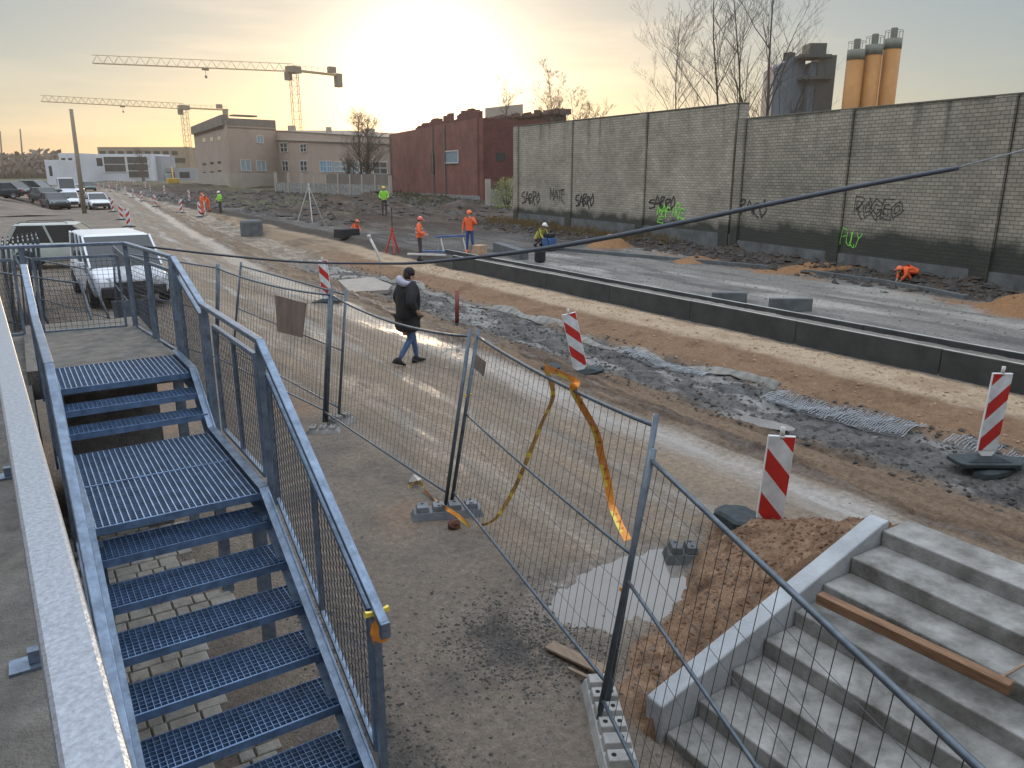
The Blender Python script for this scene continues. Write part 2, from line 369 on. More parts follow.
    at_=me.attributes.new('soil','FLOAT_COLOR','POINT'); at_.data.foreach_set('color',np.concatenate([col,np.clip(wet,0,1)[:,None]],1).astype(np.float32).ravel())
    m_=bpy.data.materials.new('earth'); m_.use_nodes=True; t=m_.node_tree; b=t.nodes['Principled BSDF']; Ln=t.links.new
    A=t.nodes.new('ShaderNodeAttribute'); A.attribute_name='soil'
    tcn=t.nodes.new('ShaderNodeTexCoord')
    def noise(s,d,r=.6):
        n=t.nodes.new('ShaderNodeTexNoise'); n.inputs['Scale'].default_value=s; n.inputs['Detail'].default_value=d; n.inputs['Roughness'].default_value=r; Ln(tcn.outputs['Object'],n.inputs['Vector']); return n.outputs['Fac']
    vo=t.nodes.new('ShaderNodeTexVoronoi'); vo.inputs['Scale'].default_value=34; Ln(tcn.outputs['Object'],vo.inputs['Vector'])
    vo2=t.nodes.new('ShaderNodeTexVoronoi'); vo2.inputs['Scale'].default_value=75; Ln(tcn.outputs['Object'],vo2.inputs['Vector'])
    def mth(op,a,b_,cl=False):
        n=t.nodes.new('ShaderNodeMath'); n.operation=op; n.use_clamp=cl
        for k,s in enumerate((a,b_)):
            if isinstance(s,(int,float)): n.inputs[k].default_value=s
            else: Ln(s,n.inputs[k])
        return n.outputs[0]
    def ramp(x,a,b_):
        n=t.nodes.new('ShaderNodeMapRange'); Ln(x,n.inputs[0]); n.inputs[1].default_value=a; n.inputs[2].default_value=b_; return n.outputs[0]
    n1=noise(14,8,.7); n2=noise(60,6,.7); n3=noise(2.2,5)
    sepc=t.nodes.new('ShaderNodeSeparateXYZ'); Ln(vo.outputs['Color'],sepc.inputs[0])
    stone=mth('MULTIPLY',ramp(sepc.outputs[0],.45,.95),ramp(n3,.42,.62))
    br=mth('ADD',mth('MULTIPLY',ramp(n1,.3,.7),.50),mth('MULTIPLY',ramp(n2,.3,.7),.34))
    br=mth('ADD',br,.58); br=mth('ADD',br,mth('MULTIPLY',stone,.22))
    sc=t.nodes.new('ShaderNodeVectorMath'); sc.operation='SCALE'; Ln(A.outputs['Color'],sc.inputs[0]); Ln(br,sc.inputs['Scale']); Ln(sc.outputs[0],b.inputs['Base Color'])
    wt=mth('ADD',A.outputs['Alpha'],mth('MULTIPLY',mth('SUBTRACT',n1,.5),.9))
    ro=t.nodes.new('ShaderNodeMapRange'); Ln(wt,ro.inputs[0]); ro.inputs[1].default_value=.15; ro.inputs[2].default_value=.85; ro.inputs[3].default_value=.92; ro.inputs[4].default_value=.22
    Ln(ro.outputs[0],b.inputs['Roughness'])
    rs=t.nodes.new('ShaderNodeMapRange'); Ln(wt,rs.inputs[0]); rs.inputs[1].default_value=.2; rs.inputs[2].default_value=.8; rs.inputs[3].default_value=.08; rs.inputs[4].default_value=.5; Ln(rs.outputs[0],b.inputs['Specular IOR Level'])
    hh=mth('ADD',mth('MULTIPLY',n1,1.3),mth('MULTIPLY',n2,.5)); hh=mth('SUBTRACT',hh,mth('MULTIPLY',vo.outputs['Distance'],.55)); hh=mth('SUBTRACT',hh,mth('MULTIPLY',vo2.outputs['Distance'],.2))
    bs=t.nodes.new('ShaderNodeMapRange'); Ln(wt,bs.inputs[0]); bs.inputs[1].default_value=.35; bs.inputs[2].default_value=.95; bs.inputs[3].default_value=.9; bs.inputs[4].default_value=.16
    bp=t.nodes.new('ShaderNodeBump'); Ln(bs.outputs[0],bp.inputs['Strength']); bp.inputs['Distance'].default_value=.018; Ln(hh,bp.inputs['Height']); Ln(bp.outputs[0],b.inputs['Normal'])
    me.materials.append(m_)
    o=bpy.data.objects.new('ground',me); COL.objects.link(o); o['kind']='structure'
make_ground()
M['water']=mat('muddy_water',(.19,.178,.165),.04,0,.1,2,.02,6)
for k,(cx,cy,rx,ry,a) in enumerate(PUD):
    mb=MB(); n=28; V=[]
    for i in range(n):
        t=2*math.pi*i/n; u=1.55*rx*math.cos(t); v=1.55*ry*math.sin(t); V.append((cx+u*math.cos(a)-v*math.sin(a),cy+u*math.sin(a)+v*math.cos(a),-.030))
    mb.add(V,[tuple(range(n))]); struct(mb.build('puddle','water'))
M['grate_shine']=mat('grating_bar_shine',(.34,.40,.48),.4,.4,.3,14)  # landing bars lighter than the treads: their reflection put into the colour
# ================================================================== large structures
def onground(p,dz=0): return Vector((p[0],p[1],hz1(p[0],p[1])+dz))
# ---- photographer's platform and landing slab
pl=MB(); pl.hexa([(-3.5,-3,-.3),(.0,-3,-.3),(-.14,10.1,-.3),(-3.5,10.1,-.3),(-3.5,-3,1.66),(.0,-3,1.66),(-.14,10.1,1.66),(-3.5,10.1,1.66)]); pl.box(-3.5,-.45,10.1,24,-.3,1.655)
o=pl.build('concrete_platform','slab'); tag(o,'grey rough concrete platform running along the left behind the wide galvanised rail','platform')
pl=MB(); pl.box(-.135,1.04,7.66,10.05,1.52,1.778); pl.box(.1,.9,7.9,9.8,-.1,1.52)
o=pl.build('landing_slab','slab'); tag(o,'bare concrete landing slab at the top end of the metal staircase','landing')
# ---- unseen building, added behind and left of the view to block sky light
t=thing('blocker_building','plain rendered depot building added unseen behind the concrete platform to block sky light','building',(-7,0,0))
M['blocker']=mat('blocker_render',(.30,.27,.23),.9,0,.12,.6,.2,20)
m=MB(); m.box(-13,-3.52,-16,15,-.3,9.5); m.build('left_wing','blocker',t)
m=MB(); m.box(-3.5,16,-16,-5.5,-.3,9.5); m.build('rear_wing','blocker',t)
for k in range(6):
    m=MB(); m.box(-1.5+k*2.9,-.1+k*2.9,-5.49,-5.44,4.6,6.4); m.build('window','glass',t)
m=MB(); m.box(-1.2,.2,-5.49,-5.44,1.66,3.8); m.build('door','conc_dark',t)
# ---- pavers under the flight
mb=MB(); rr=random.Random(3)
y=1.2; row=0
while y<8.5:
    d=rr.choice([.10,.14,.17]); x=-.12+rr.uniform(-.08,0)
    while x<.84+.10*math.sin(row*.7)+rr.uniform(-.10,.12):
        wd=rr.choice([.10,.13,.16,.2]); z=hz1(x+wd/2,y+d/2)+rr.uniform(.012,.022)
        if not(4.6<y<5.3 and x>.5+rr.uniform(0,.2)) and rr.random()>.04:
            x0,x1,y0,y1=x+.006,x+wd-.006,y+.006,y+d-.006; b=.007
            mb.hexa([(x0,y0,-.08),(x1,y0,-.08),(x1,y1,-.08),(x0,y1,-.08),(x0,y0,z-b),(x1,y0,z-b),(x1,y1,z-b),(x0,y1,z-b)])
            mb.hexa([(x0,y0,z-b),(x1,y0,z-b),(x1,y1,z-b),(x0,y1,z-b),(x0+b,y0+b,z),(x1-b,y0+b,z),(x1-b,y1-b,z),(x0+b,y1-b,z)])
        x+=wd
    y+=d; row+=1
M['paver']=mat('stone_paver',(.29,.275,.245),.85,0,.38,5,.35,60)
struct(mb.build('paver_path','paver'))
# ---- kerb walls of the future tram bed
def kerbwall(x0,x1,z,y0,y1,label):
    t=thing('kerb_wall',label,'kerb',(x0,(y0+y1)/2,0),0,'long precast concrete kerb walls of the track bed')
    y=y1; L_=3.0; n=0
    while y>y0:
        ya=max(y-L_,y0); m=MB(); dz=random.uniform(-.006,.006)
        m.box(x0,x1,ya+.006,y-.006,-.35,z+dz)
        m.build('kerb_block','conc_kerb',t,bevel=.012)
        c=MB(); c.box(x0+.008,x1-.008,ya+.006,y-.006,z+dz-.001,z+dz+.006); c.build('top_face','conc_lit_top',t)
        y=ya
M['conc_lit_top']=mat('concrete_kerb_lit_top',(.36,.36,.34),.8,0,.3,2.5,.3,30)  # paler than the kerb faces: the lit top edge put into the colour
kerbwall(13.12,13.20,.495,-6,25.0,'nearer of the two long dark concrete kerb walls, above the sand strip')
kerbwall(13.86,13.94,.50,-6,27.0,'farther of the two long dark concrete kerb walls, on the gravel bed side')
# far kerb strip in front of the brick wall
def strip(name,label,pts,wd,z0,z1,matn,cat='kerb',group=None):
    m=MB()
    for a,b in zip(pts[:-1],pts[1:]):
        a=Vector((*a,0));b=Vector((*b,0)); m.bar(a+Vector((0,0,(z0+z1)/2)),b+Vector((0,0,(z0+z1)/2)),wd,z1-z0)
    o=m.build(name,matn,bevel=.01); tag(o,label,cat,group)
strip('kerb_strip','thin grey-blue kerb running past the small sand heap below the graffiti wall',[(18.35,25.95),(19.12,22.76),(20.0,19.48),(20.6,17.0)],.14,.2,.46,'conc_dark')
strip('kerb_strip','grey-blue kerb curving toward the right edge below the orange jacket',[(20.9,15.7),(20.8,13.12),(20.2,11.0),(19.9,10.2)],.14,.2,.44,'conc_dark')
# ---- brick perimeter wall
def brick_mat(name,c1,c2,cm,bw=.25,rh=.105,mort=.012,stain=True,seed=0,u=0):
    m=bpy.data.materials.new(name); m.use_nodes=True; t=m.node_tree; b=t.nodes['Principled BSDF']; Ln=t.links.new
    tc=t.nodes.new('ShaderNodeTexCoord'); sp_=t.nodes.new('ShaderNodeSeparateXYZ'); Ln(tc.outputs['Object'],sp_.inputs[0])
    cb=t.nodes.new('ShaderNodeCombineXYZ')
    sm=t.nodes.new('ShaderNodeMath'); sm.operation='ADD'; Ln(sp_.outputs[0],sm.inputs[0]); Ln(sp_.outputs[1],sm.inputs[1])
    Ln(sm.outputs[0],cb.inputs[0]); Ln(sp_.outputs[2],cb.inputs[1])
    br=t.nodes.new('ShaderNodeTexBrick'); br.inputs['Scale'].default_value=1; br.inputs['Brick Width'].default_value=bw; br.inputs['Row Height'].default_value=rh; br.inputs['Mortar Size'].default_value=mort; br.inputs['Mortar Smooth'].default_value=.3
    br.inputs['Color1'].default_value=(*c1,1); br.inputs['Color2'].default_value=(*c2,1); br.inputs['Mortar'].default_value=(*cm,1); Ln(cb.outputs[0],br.inputs['Vector'])
    n=t.nodes.new('ShaderNodeTexNoise'); n.inputs['Scale'].default_value=.55; n.inputs['Detail'].default_value=7; n.inputs['Roughness'].default_value=.7; Ln(tc.outputs['Object'],n.inputs['Vector'])
    r=t.nodes.new('ShaderNodeMapRange'); Ln(n.outputs['Fac'],r.inputs[0]); r.inputs[1].default_value=.3; r.inputs[2].default_value=.7; r.inputs[3].default_value=.62; r.inputs[4].default_value=1.25
    sc=t.nodes.new('ShaderNodeVectorMath'); sc.operation='SCALE'; Ln(br.outputs['Color'],sc.inputs[0]); Ln(r.outputs[0],sc.inputs['Scale'])
    colr=sc.outputs[0]
    if stain:   # damp, mossy band near the foot of the wall and runs below the coping
        n2=t.nodes.new('ShaderNodeTexNoise'); n2.inputs['Scale'].default_value=1.1; n2.inputs['Detail'].default_value=5; Ln(tc.outputs['Object'],n2.inputs['Vector'])
        a=t.nodes.new('ShaderNodeMath'); a.operation='MULTIPLY_ADD'; Ln(n2.outputs['Fac'],a.inputs[0]); a.inputs[1].default_value=-1.1; Ln(sp_.outputs[2],a.inputs[2])
        mr=t.nodes.new('ShaderNodeMapRange'); Ln(a.outputs[0],mr.inputs[0]); mr.inputs[1].default_value=stain[0]; mr.inputs[2].default_value=stain[1]; mr.inputs[3].default_value=.9; mr.inputs[4].default_value=0
        mx=t.nodes.new('ShaderNodeMix'); mx.data_type='RGBA'; Ln(mr.outputs[0],mx.inputs[0]); Ln(colr,mx.inputs[6]); mx.inputs[7].default_value=(.022,.027,.022,1); colr=mx.outputs[2]
        mp_=t.nodes.new('ShaderNodeMapping'); mp_.inputs['Scale'].default_value=(1.4,1.4,.12); Ln(tc.outputs['Object'],mp_.inputs[0])
        n3=t.nodes.new('ShaderNodeTexNoise'); n3.inputs['Scale'].default_value=1.5; n3.inputs['Detail'].default_value=4; Ln(mp_.outputs[0],n3.inputs['Vector'])
        b1=t.nodes.new('ShaderNodeMapRange'); Ln(n3.outputs['Fac'],b1.inputs[0]); b1.inputs[1].default_value=.55; b1.inputs[2].default_value=.72
        b2=t.nodes.new('ShaderNodeMapRange'); Ln(sp_.outputs[2],b2.inputs[0]); b2.inputs[1].default_value=stain[2]-2.2; b2.inputs[2].default_value=stain[2]
        mm=t.nodes.new('ShaderNodeMath'); mm.operation='MULTIPLY'; Ln(b1.outputs[0],mm.inputs[0]); Ln(b2.outputs[0],mm.inputs[1])
        m2=t.nodes.new('ShaderNodeMix'); m2.data_type='RGBA'; Ln(mm.outputs[0],m2.inputs[0]); Ln(colr,m2.inputs[6]); m2.inputs[7].default_value=(.06,.06,.055,1); colr=m2.outputs[2]
    Ln(colr,b.inputs['Base Color']); b.inputs['Roughness'].default_value=.9
    bp=t.nodes.new('ShaderNodeBump'); bp.inputs['Strength'].default_value=.6; bp.inputs['Distance'].default_value=.01; Ln(br.outputs['Fac'],bp.inputs['Height']); bp.invert=True; Ln(bp.outputs[0],b.inputs['Normal'])
    return m
M['brickL']=brick_mat('silicate_brick',(.42,.375,.30),(.32,.285,.225),(.19,.17,.135),stain=(.7,1.0,5.9))
M['brickR']=brick_mat('silicate_brick_right',(.35,.315,.25),(.26,.235,.185),(.14,.125,.10),stain=(.85,1.25,5.4))
def wall(name,label,A,B,ztop,zbase,matn,pil,plinth,stepz=0):
    A=Vector((A[0],A[1],0));B=Vector((B[0],B[1],0)); d=B-A; L_=d.length; ang=math.atan2(d.y,d.x)
    t=bpy.data.objects.new(name,None); COL.objects.link(t); t.location=A; t.rotation_euler=(0,0,ang); ORG[t.name]=Vector((0,0,0))
    tag(t,label,'wall')
    m=MB(); m.box(0,L_,0,.38,zbase,ztop); m.build('brickwork',matn,t)
    m=MB(); m.box(-.04,L_+.02,-.03,.41,ztop+.002,ztop+.05); m.build('coping','coping',t,bevel=.01)
    m=MB(); m.box(0,L_,-.05,-.003,zbase-.3,plinth); m.build('plinth','plinth',t)
    for u,wd in pil:
        m=MB(); m.box(u-wd/2,u+wd/2,-.10,-.003,zbase-.3,ztop-.002); m.build('pilaster',matn,t)
        m=MB(); m.box(u+wd/2+.002,u+wd/2+.03,-.012,-.002,zbase+.8,ztop-.03); m.build('joint','joint',t)
    return t,A,ang
M['coping']=mat('mossy_coping',(.13,.125,.10),.95,0,.3,3)
M['plinth']=mat('wall_plinth',(.12,.125,.125),.9,0,.4,1.5,.3,20)
M['joint']=mat('dark_joint',(.035,.035,.035),.95,0,.2,3)
WA0,WA1=(25.16,39.8),(23.72,21.5)     # far stretch
WB0,WB1=(23.56,21.35),(19.7,-2.0)      # near stretch
def uat(x,A,B):      # distance along a wall line where a photo column meets it
    A=Vector((A[0],A[1]));B=Vector((B[0],B[1]));d=(B-A).normalized(); r=ray(x,200)
    den=r[0]*d.y-r[1]*d.x; k=(A.x*d.y-A.y*d.x)/den; return (Vector((r[0]*k,r[1]*k))-A).dot(d)
wl,WLA,WLang=wall('brick_wall','pale grey brick perimeter wall, farther stretch beside the red building',WA0,WA1,5.9,.3,'brickL',[(.25,.5),(uat(569,WA0,WA1),.55),(uat(641,WA0,WA1),.55),(uat(727,WA0,WA1),.55)],1.05)
wr,WRA,WRang=wall('brick_wall','grey brick perimeter wall, nearer stretch reaching the right edge of the photo',WB0,WB1,5.3,.2,'brickR',[(.2,.4),(uat(839,WB0,WB1),.5),(uat(992,WB0,WB1),.55),(uat(1090,WB0,WB1),.55)],.85)
# end return of the far stretch
# ---- painted tags on the wall
GL={'S':[[(1,1),(.1,.9),(.1,.6),(.8,.45),(.9,.1),(.1,0)]],'A':[[(0,0),(.5,1),(1,0)],[(.1,.4),(.95,.4)]],'B':[[(.1,0),(.1,1),(.8,.85),(.15,.55),(.9,.3),(.1,0)]],
 'R':[[(.1,0),(.1,1),(.9,.8),(.15,.5),(1,-.1)]],'O':[[(.5,1),(.05,.5),(.5,0),(.95,.5),(.5,1)]],'M':[[(0,0),(.15,1),(.5,.3),(.85,1),(1,0)]],'T':[[(0,1),(1,1)],[(.5,1),(.5,0)]],
 'E':[[(1,1),(.1,1),(.1,0),(1,0)],[(.1,.5),(.8,.5)]],'F':[[(1,1),(.1,1),(.1,0)],[(.1,.55),(.8,.55)]],'I':[[(.5,1),(.5,0)]],'H':[[(0,1),(0,0)],[(1,1),(1,0)],[(0,.5),(1,.5)]],
 'P':[[(.1,0),(.1,1),(.9,.8),(.15,.5)]],'U':[[(.05,1),(.1,.1),(.9,.1),(.95,1)]],'L':[[(.1,1),(.1,0),(.9,0)]],'Y':[[(0,1),(.5,.5),(1,1)],[(.5,.5),(.2,-.2)]],'G':[[(1,.9),(.2,1),(0,.3),(.6,0),(1,.4),(.5,.4)]],'N':[[(0,0),(.1,1),(.9,0),(1,1)]],
 '.':[[(.4,.1),(.6,.0)]]}
def wpt(A,ang,u,z,off=.012): 
    return Vector((A[0]+math.cos(ang)*u+math.sin(ang)*off,A[1]+math.sin(ang)*u-math.cos(ang)*off,z))
def graffiti(parent,label,word,A,ang,u0,z0,wd,ht,matn,r=.018,slant=.15,bubble=False,seed=1):
    rg=random.Random(seed); m=MB(); n=len(word); cw=wd/n
    for i,ch in enumerate(word):
        for st in GL[ch]:
            P=[]
            for (a,b) in st:
                P.append((u0+i*cw+cw*.85*a+slant*ht*b+rg.uniform(-.09,.09)*cw, z0+ht*b*(1+.15*math.sin(i*2.3+seed))+rg.uniform(-.09,.09)*ht+math.sin(i*2)*.06*ht))
            # smooth
            Q=[]
            for j in range(len(P)-1):
                p0=P[max(j-1,0)];p1=P[j];p2=P[j+1];p3=P[min(j+2,len(P)-1)]
                for k in range(6):
                    t_=k/6; Q.append(tuple(.5*((2*p1[c])+(p2[c]-p0[c])*t_*1.5+(2*p0[c]-5*p1[c]+4*p2[c]-p3[c])*t_*t_+(3*p1[c]-p0[c]-3*p2[c]+p3[c])*t_**3) for c in (0,1)))
            Q.append(P[-1])
            rows=[(Q,0)]
            if bubble: 
                cx=sum(q[0] for q in Q)/len(Q); cz=sum(q[1] for q in Q)/len(Q)
                rows=[([(cx+(q[0]-cx)*1.18,cz+(q[1]-cz)*1.18) for q in Q],0),([(cx+(q[0]-cx)*.6,cz+(q[1]-cz)*.6) for q in Q],0)]
            for q,_ in rows:
                for a,b in zip(q[:-1],q[1:]):
                    dx=b[0]-a[0];dz=b[1]-a[1];l=math.hypot(dx,dz)+1e-6;nx=-dz/l*r;nz=dx/l*r
                    ex=dx/l*r*.6;ez=dz/l*r*.6
                    m.add([(a[0]-ex+nx,-.02,a[1]-ez+nz),(a[0]-ex-nx,-.02,a[1]-ez-nz),(b[0]+ex-nx,-.02,b[1]+ez-nz),(b[0]+ex+nx,-.02,b[1]+ez+nz)],[(0,1,2,3)])
    m2=MB(); m2.v=[(v[0],v[1]-.0004*(k//4%7),v[2]) for k,v in enumerate(m.v)]; m2.f=m.f; m2.m=m.m
    o=m2.build('graffiti_tag',matn,parent); o['label']=label; return o
M['spray_black']=mat('black_spray',(.02,.02,.022),.7,0,.1,5)
M['spray_green']=mat('green_spray',(.25,.75,.08),.7,0,.15,5)
def ztag(x,y,A,B): 
    u=uat(x,A,B); A_=Vector((A[0],A[1]));d=(Vector((B[0],B[1]))-A_).normalized(); p=A_+d*u; D=p.x*sa+p.y*ca; return u,atD(x,y,D).z
for (lab,word,x0,x1,y0,y1,A,B,par,AA,an,mt,rr_,bb,sd) in [
  ('black tag nearest the left end of the wall','SABRO',522,540,202,194,WA0,WA1,wl,WLA,WLang,'spray_black',.03,False,1),
  ('black rounded scrawl to the right of the first tag','MATE',550,566,200,190,WA0,WA1,wl,WLA,WLang,'spray_black',.022,False,2),
  ('black tag right of the second pilaster','SABRO',576,594,205,196,WA0,WA1,wl,WLA,WLang,'spray_black',.032,False,3),
  ('black tag above the green writing','SABRO',650,676,207,199,WA0,WA1,wl,WLA,WLang,'spray_black',.026,False,4),
  ('bright green sprayed writing below the black tag','MAFIRE',658,686,215,208,WA0,WA1,wl,WLA,WLang,'spray_green',.026,False,5),
  ('small bright green letters under the green writing','E',660,665,222,217,WA0,WA1,wl,WLA,WLang,'spray_green',.02,False,6),
  ('black tag half hidden by the cable','BARO',740,768,213,203,WB0,WB1,wr,WRA,WRang,'spray_black',.022,False,7),
  ('black bubble-letter outline between two pilasters','ROGEO',856,904,214,203,WB0,WB1,wr,WRA,WRang,'spray_black',.011,True,8),
  ('green sprayed letters on the dark mossy foot of the wall','FULY',846,866,243,232,WB0,WB1,wr,WRA,WRang,'spray_green',.012,False,9)]:
    u0,z0=ztag(x0,y0,A,B); u1,z1=ztag(x1,y1,A,B); graffiti(par,lab,word,AA,an,u0-(.16 if 0 else 0),z0,u1-u0,z1-z0,mt,rr_,.1,bb,sd)
# ---- concrete outdoor stairs
cs=thing('concrete_stairs','new grey concrete outdoor steps with a sloping side wall at lower right','stairs',(4.1,2,0))
ST=[(3.03,.0),(3.31,.12),(3.61,.24),(3.91,.365),(4.21,.485),(4.50,.605),(4.80,.73),(5.15,.85)]
ce=MB()
for i,(x,z) in enumerate(ST):
    x1=ST[i+1][0]+.05 if i<7 else 5.5
    m=MB(); zb=-.35; m.box(x,x1,-.6,2.985,z-.13 if i else zb,z+.0)
    m.build('step','conc',cs,bevel=.012)
m=MB(); m.hexa([(3.35,-.58,-.3),(5.48,-.58,-.3),(5.48,2.98,-.3),(3.35,2.98,-.3),(3.45,-.58,-.05),(5.48,-.58,.72),(5.48,2.98,.72),(3.45,2.98,-.05)]); m.build('stair_base','conc',cs)
m=MB(); P0=(2.99,.10); 
sec=[(2.99,-.3),(5.24,-.3),(5.24,.905),(5.17,.90),(2.99,.19)]
m.add([(x,2.99,z) for x,z in sec]+[(x,3.135,z) for x,z in sec],[(0,1,2,3,4),(9,8,7,6,5)]+[(i,5+i,5+(i+1)%5,(i+1)%5) for i in range(5)])
m.build('side_wall','conc_light',cs,bevel=.012)
# timber on the steps
def plank(name,label,a,b,w_,h_,matn,cat='plank',group=None):
    m=MB(); m.bar(a,b,w_,h_); return tag(m.build(name,matn,bevel=.006),label,cat,group)
plank('timber_beam','brown squared timber lying across the concrete steps',(4.31,2.88,.61),(4.40,1.67,.61),.075,.07,'wood','beam')
# ================================================================== metal staircase
ROT=.018
def T(x,y,z):
    y2=y-4.8; c=math.cos(ROT);s=math.sin(ROT); return (x*c-y2*s, x*s+y2*c+4.8, z)
XL,XR=.054,1.15; Y0=4.87; LM=1.46; ZM=1.39; RISE=.165; TR=.287; ZT=1.78; YT=7.62; RH=1.02
sc_=thing('metal_staircase','galvanised steel staircase with grating treads and mesh railings going down toward the viewer','staircase',(.6,4.8,0))
def grating(x0,x1,y0,y1,z,name='tread',pitch=.033,cross=.033,th=.032,front=True):
    m=MB(T); LG=name!='tread'; n=int((x1-x0)/pitch)
    for i in range(n+1):
        x=x0+(x1-x0)*i/n; m.cm=1 if LG else 0; m.box(x-.0022-.0012*LG,x+.0022+.0012*LG,y0,y1,z-th,z); m.cm=0
    n=max(2,int((y1-y0)/cross))
    for j in range(n+1):
        y=y0+(y1-y0)*j/n; m.box(x0,x1,y-.002,y+.002,z-th*.85,z-(.007 if LG else .001))
    m.box(x0,x1,y0-.012,y0,z-.045,z+.003); m.box(x0,x1,y1,y1+.005,z-.03,z+.001)
    if name=='tread': 
        m.box(x0-.006,x0,y0,y1,z-.06,z); m.box(x1,x1+.006,y0,y1,z-.06,z)
    return m.build(name,['grate','grate_shine'],sc_)
for k in range(8):
    y=Y0-.11-TR*k; grating(XL+.035,XR-.035,y,y+.285,ZM-RISE*(k+1))
ym=Y0+LM/2
grating(XL+.035,XR-.035,Y0,ym-.004,ZM,'landing_grating',.037,.03); grating(XL+.035,XR-.035,ym+.014,Y0+LM,ZM,'landing_grating',.037,.03)
for j in (1,2):
    f=j/3; y=(6.44,6.64)[j-1]; grating(XL+.03,XR-.035,y,y+.22,ZM+(ZT-ZM)*f)
grating(XL+.03,XR-.035,6.86,YT+.03,ZT,'landing_grating',.037,.03)
def stringer(X,s):
    m=MB(T); w_=.06
    pts=[(Y0-.13-TR*7.6,ZM-RISE*8.7),(Y0-.02,ZM-.07),(Y0+LM,ZM-.07),(6.85,ZT-.07),(YT+.04,ZT-.07)]
    for (a,az),(b,bz) in zip(pts[:-1],pts[1:]):
        m.bar((X,a,az+.01),(X,b,bz+.01),.012,.20); m.bar((X+s*.022,a,az+.11),(X+s*.022,b,bz+.11),w_,.01); m.bar((X+s*.022,a,az-.09),(X+s*.022,b,bz-.09),w_,.01)
    m.build('stringer','galv',sc_)
stringer(XR-.012,-1); stringer(XL+.012,1)
for X in (XL+.06,XR-.06):
    for y in (Y0+.1,Y0+LM-.1,YT-.1):
        m=MB(T); m.bar((X,y,-.05),(X,y,(ZM if y<YT-.5 else ZT)-.15),.08,.08); m.build('support_post','galv',sc_)
def railing(X,s,left=False):
    xo=X+s*.03
    segs=[(Y0-1.80,ZM-RISE*6.4+RH-.01),(Y0,ZM+RH),(Y0+LM+.20,ZM+RH),(YT-.05,2.69)]
    if left: segs=[(Y0-2.1,ZM+RH-2.1*.56),(Y0,ZM+RH),(Y0+LM+.20,ZM+RH),(YT-.05,2.69)]
    m=MB(T)
    for (a,az),(b,bz) in zip(segs[:-1],segs[1:]):
        m.bar((xo,a,az),(xo,b,bz),.05,.035)
    a,az=segs[0]; m.bar((xo,a-.005,az+.015),(xo,a-.005,az-.07),.05,.035)
    m.build('handrail','galv',sc_,bevel=.006)
    def post(y,z0,z1,w_=.045):
        q=MB(T); q.bar((xo,y,z0),(xo,y,z1),w_,.03); q.build('post','galv',sc_)
    def zr(y):
        for (a,az),(b,bz) in zip(segs[:-1],segs[1:]):
            if a<=y<=b: return az+(bz-az)*(y-a)/(b-a)
        return segs[0][1]
    zf=lambda y: zr(y)-RH
    for y in (Y0+.02,Y0+LM+.12,YT-.1): post(y,zf(y)-.12,zr(y)-.02,.05)
    for y in (Y0-1.7,): post(y,zf(y)-.12,zr(y)-.04,.04)
    # framed mesh panels
    def panel(a,b,zt=.12,zb=.06,mid=True):
        q=MB(T); pa=[(a,zr(a)-zt),(b,zr(b)-zt),(b,zf(b)+zb),(a,zf(a)+zb)]
        P=[(xo,y,z) for y,z in pa]
        for i in range(4): q.bar(P[i],P[(i+1)%4],.028,.03,(1,0,0))
        if mid:
            c=(a+b)/2; q.bar((xo,c,zr(c)-zt),(xo,c,zf(c)+zb),.028,.03,(1,0,0))
        q.build('panel_frame','galv',sc_)
        q=MB(T); n=int((b-a)/.05)
        for i in range(1,n):
            y=a+(b-a)*i/n; q.bar((xo,y,zr(y)-zt),(xo,y,zf(y)+zb),.0035,.0035,(1,0,0))
        n=int((RH-zt-zb)/.05)
        for i in range(1,n):
            f=i/n; q.bar((xo+.003,a,zf(a)+zb+(RH-zt-zb)*f),(xo+.003,b,zf(b)+zb+(RH-zt-zb)*f),.0035,.0035)
        q.build('mesh_infill','wire',sc_)
    panel(Y0-1.62,Y0-.12); panel(Y0+.14,Y0+LM-.16); panel(Y0+LM+.28,YT-.2,mid=False)
railing(XR,1); railing(XL,-1,True)
# ---- railing round the landing slab
lr=thing('landing_railing','galvanised mesh railing around the far side of the concrete landing slab','railing',(.5,9.4,1.66))
def flat_rail(pts,zt,zb,par,mesh=True):
    q=MB(); P=[Vector((*p,0)) for p in pts]
    for a,b in zip(P[:-1],P[1:]): q.bar(a+Vector((0,0,zt)),b+Vector((0,0,zt)),.05,.035)
    q.build('top_rail','galv_top' if 0 else 'galv',par,bevel=.006)
    for a,b in zip(P[:-1],P[1:]):
        Ld=(b-a).length; d=(b-a)/Ld; n=max(1,round(Ld/1.0))
        for i in range(n+1 if b is P[-1] else n):
            p=a+d*Ld*i/n; q=MB(); q.bar(p+Vector((0,0,zb)),p+Vector((0,0,zt-.015)),.045,.03); q.build('post','galv',par)
        for i in range(n):
            c0=a+d*(Ld*i/n+.09); c1=a+d*(Ld*(i+1)/n-.09)
            q=MB()
            for z in (zt-.13,zb+.08): q.bar(c0+Vector((0,0,z)),c1+Vector((0,0,z)),.025,.03)
            for c in (c0,c1): q.bar(c+Vector((0,0,zb+.08)),c+Vector((0,0,zt-.13)),.025,.03)
            q.build('panel_frame','galv',par)
            q=MB(); k=int((c1-c0).length/.05)
            for j in range(1,k):
                p=c0+(c1-c0)*j/k; q.bar(p+Vector((0,0,zb+.08)),p+Vector((0,0,zt-.13)),.0035,.0035)
            for j in range(1,16): 
                z=zb+.08+(zt-zb-.21)*j/16; q.bar(c0+Vector((0,0,z)),c1+Vector((0,0,z)),.0035,.0035)
            q.build('mesh_infill','wire',par)
flat_rail([(1.12,7.68),(.93,9.42),(-1.0,9.62)],2.69,1.70,lr)
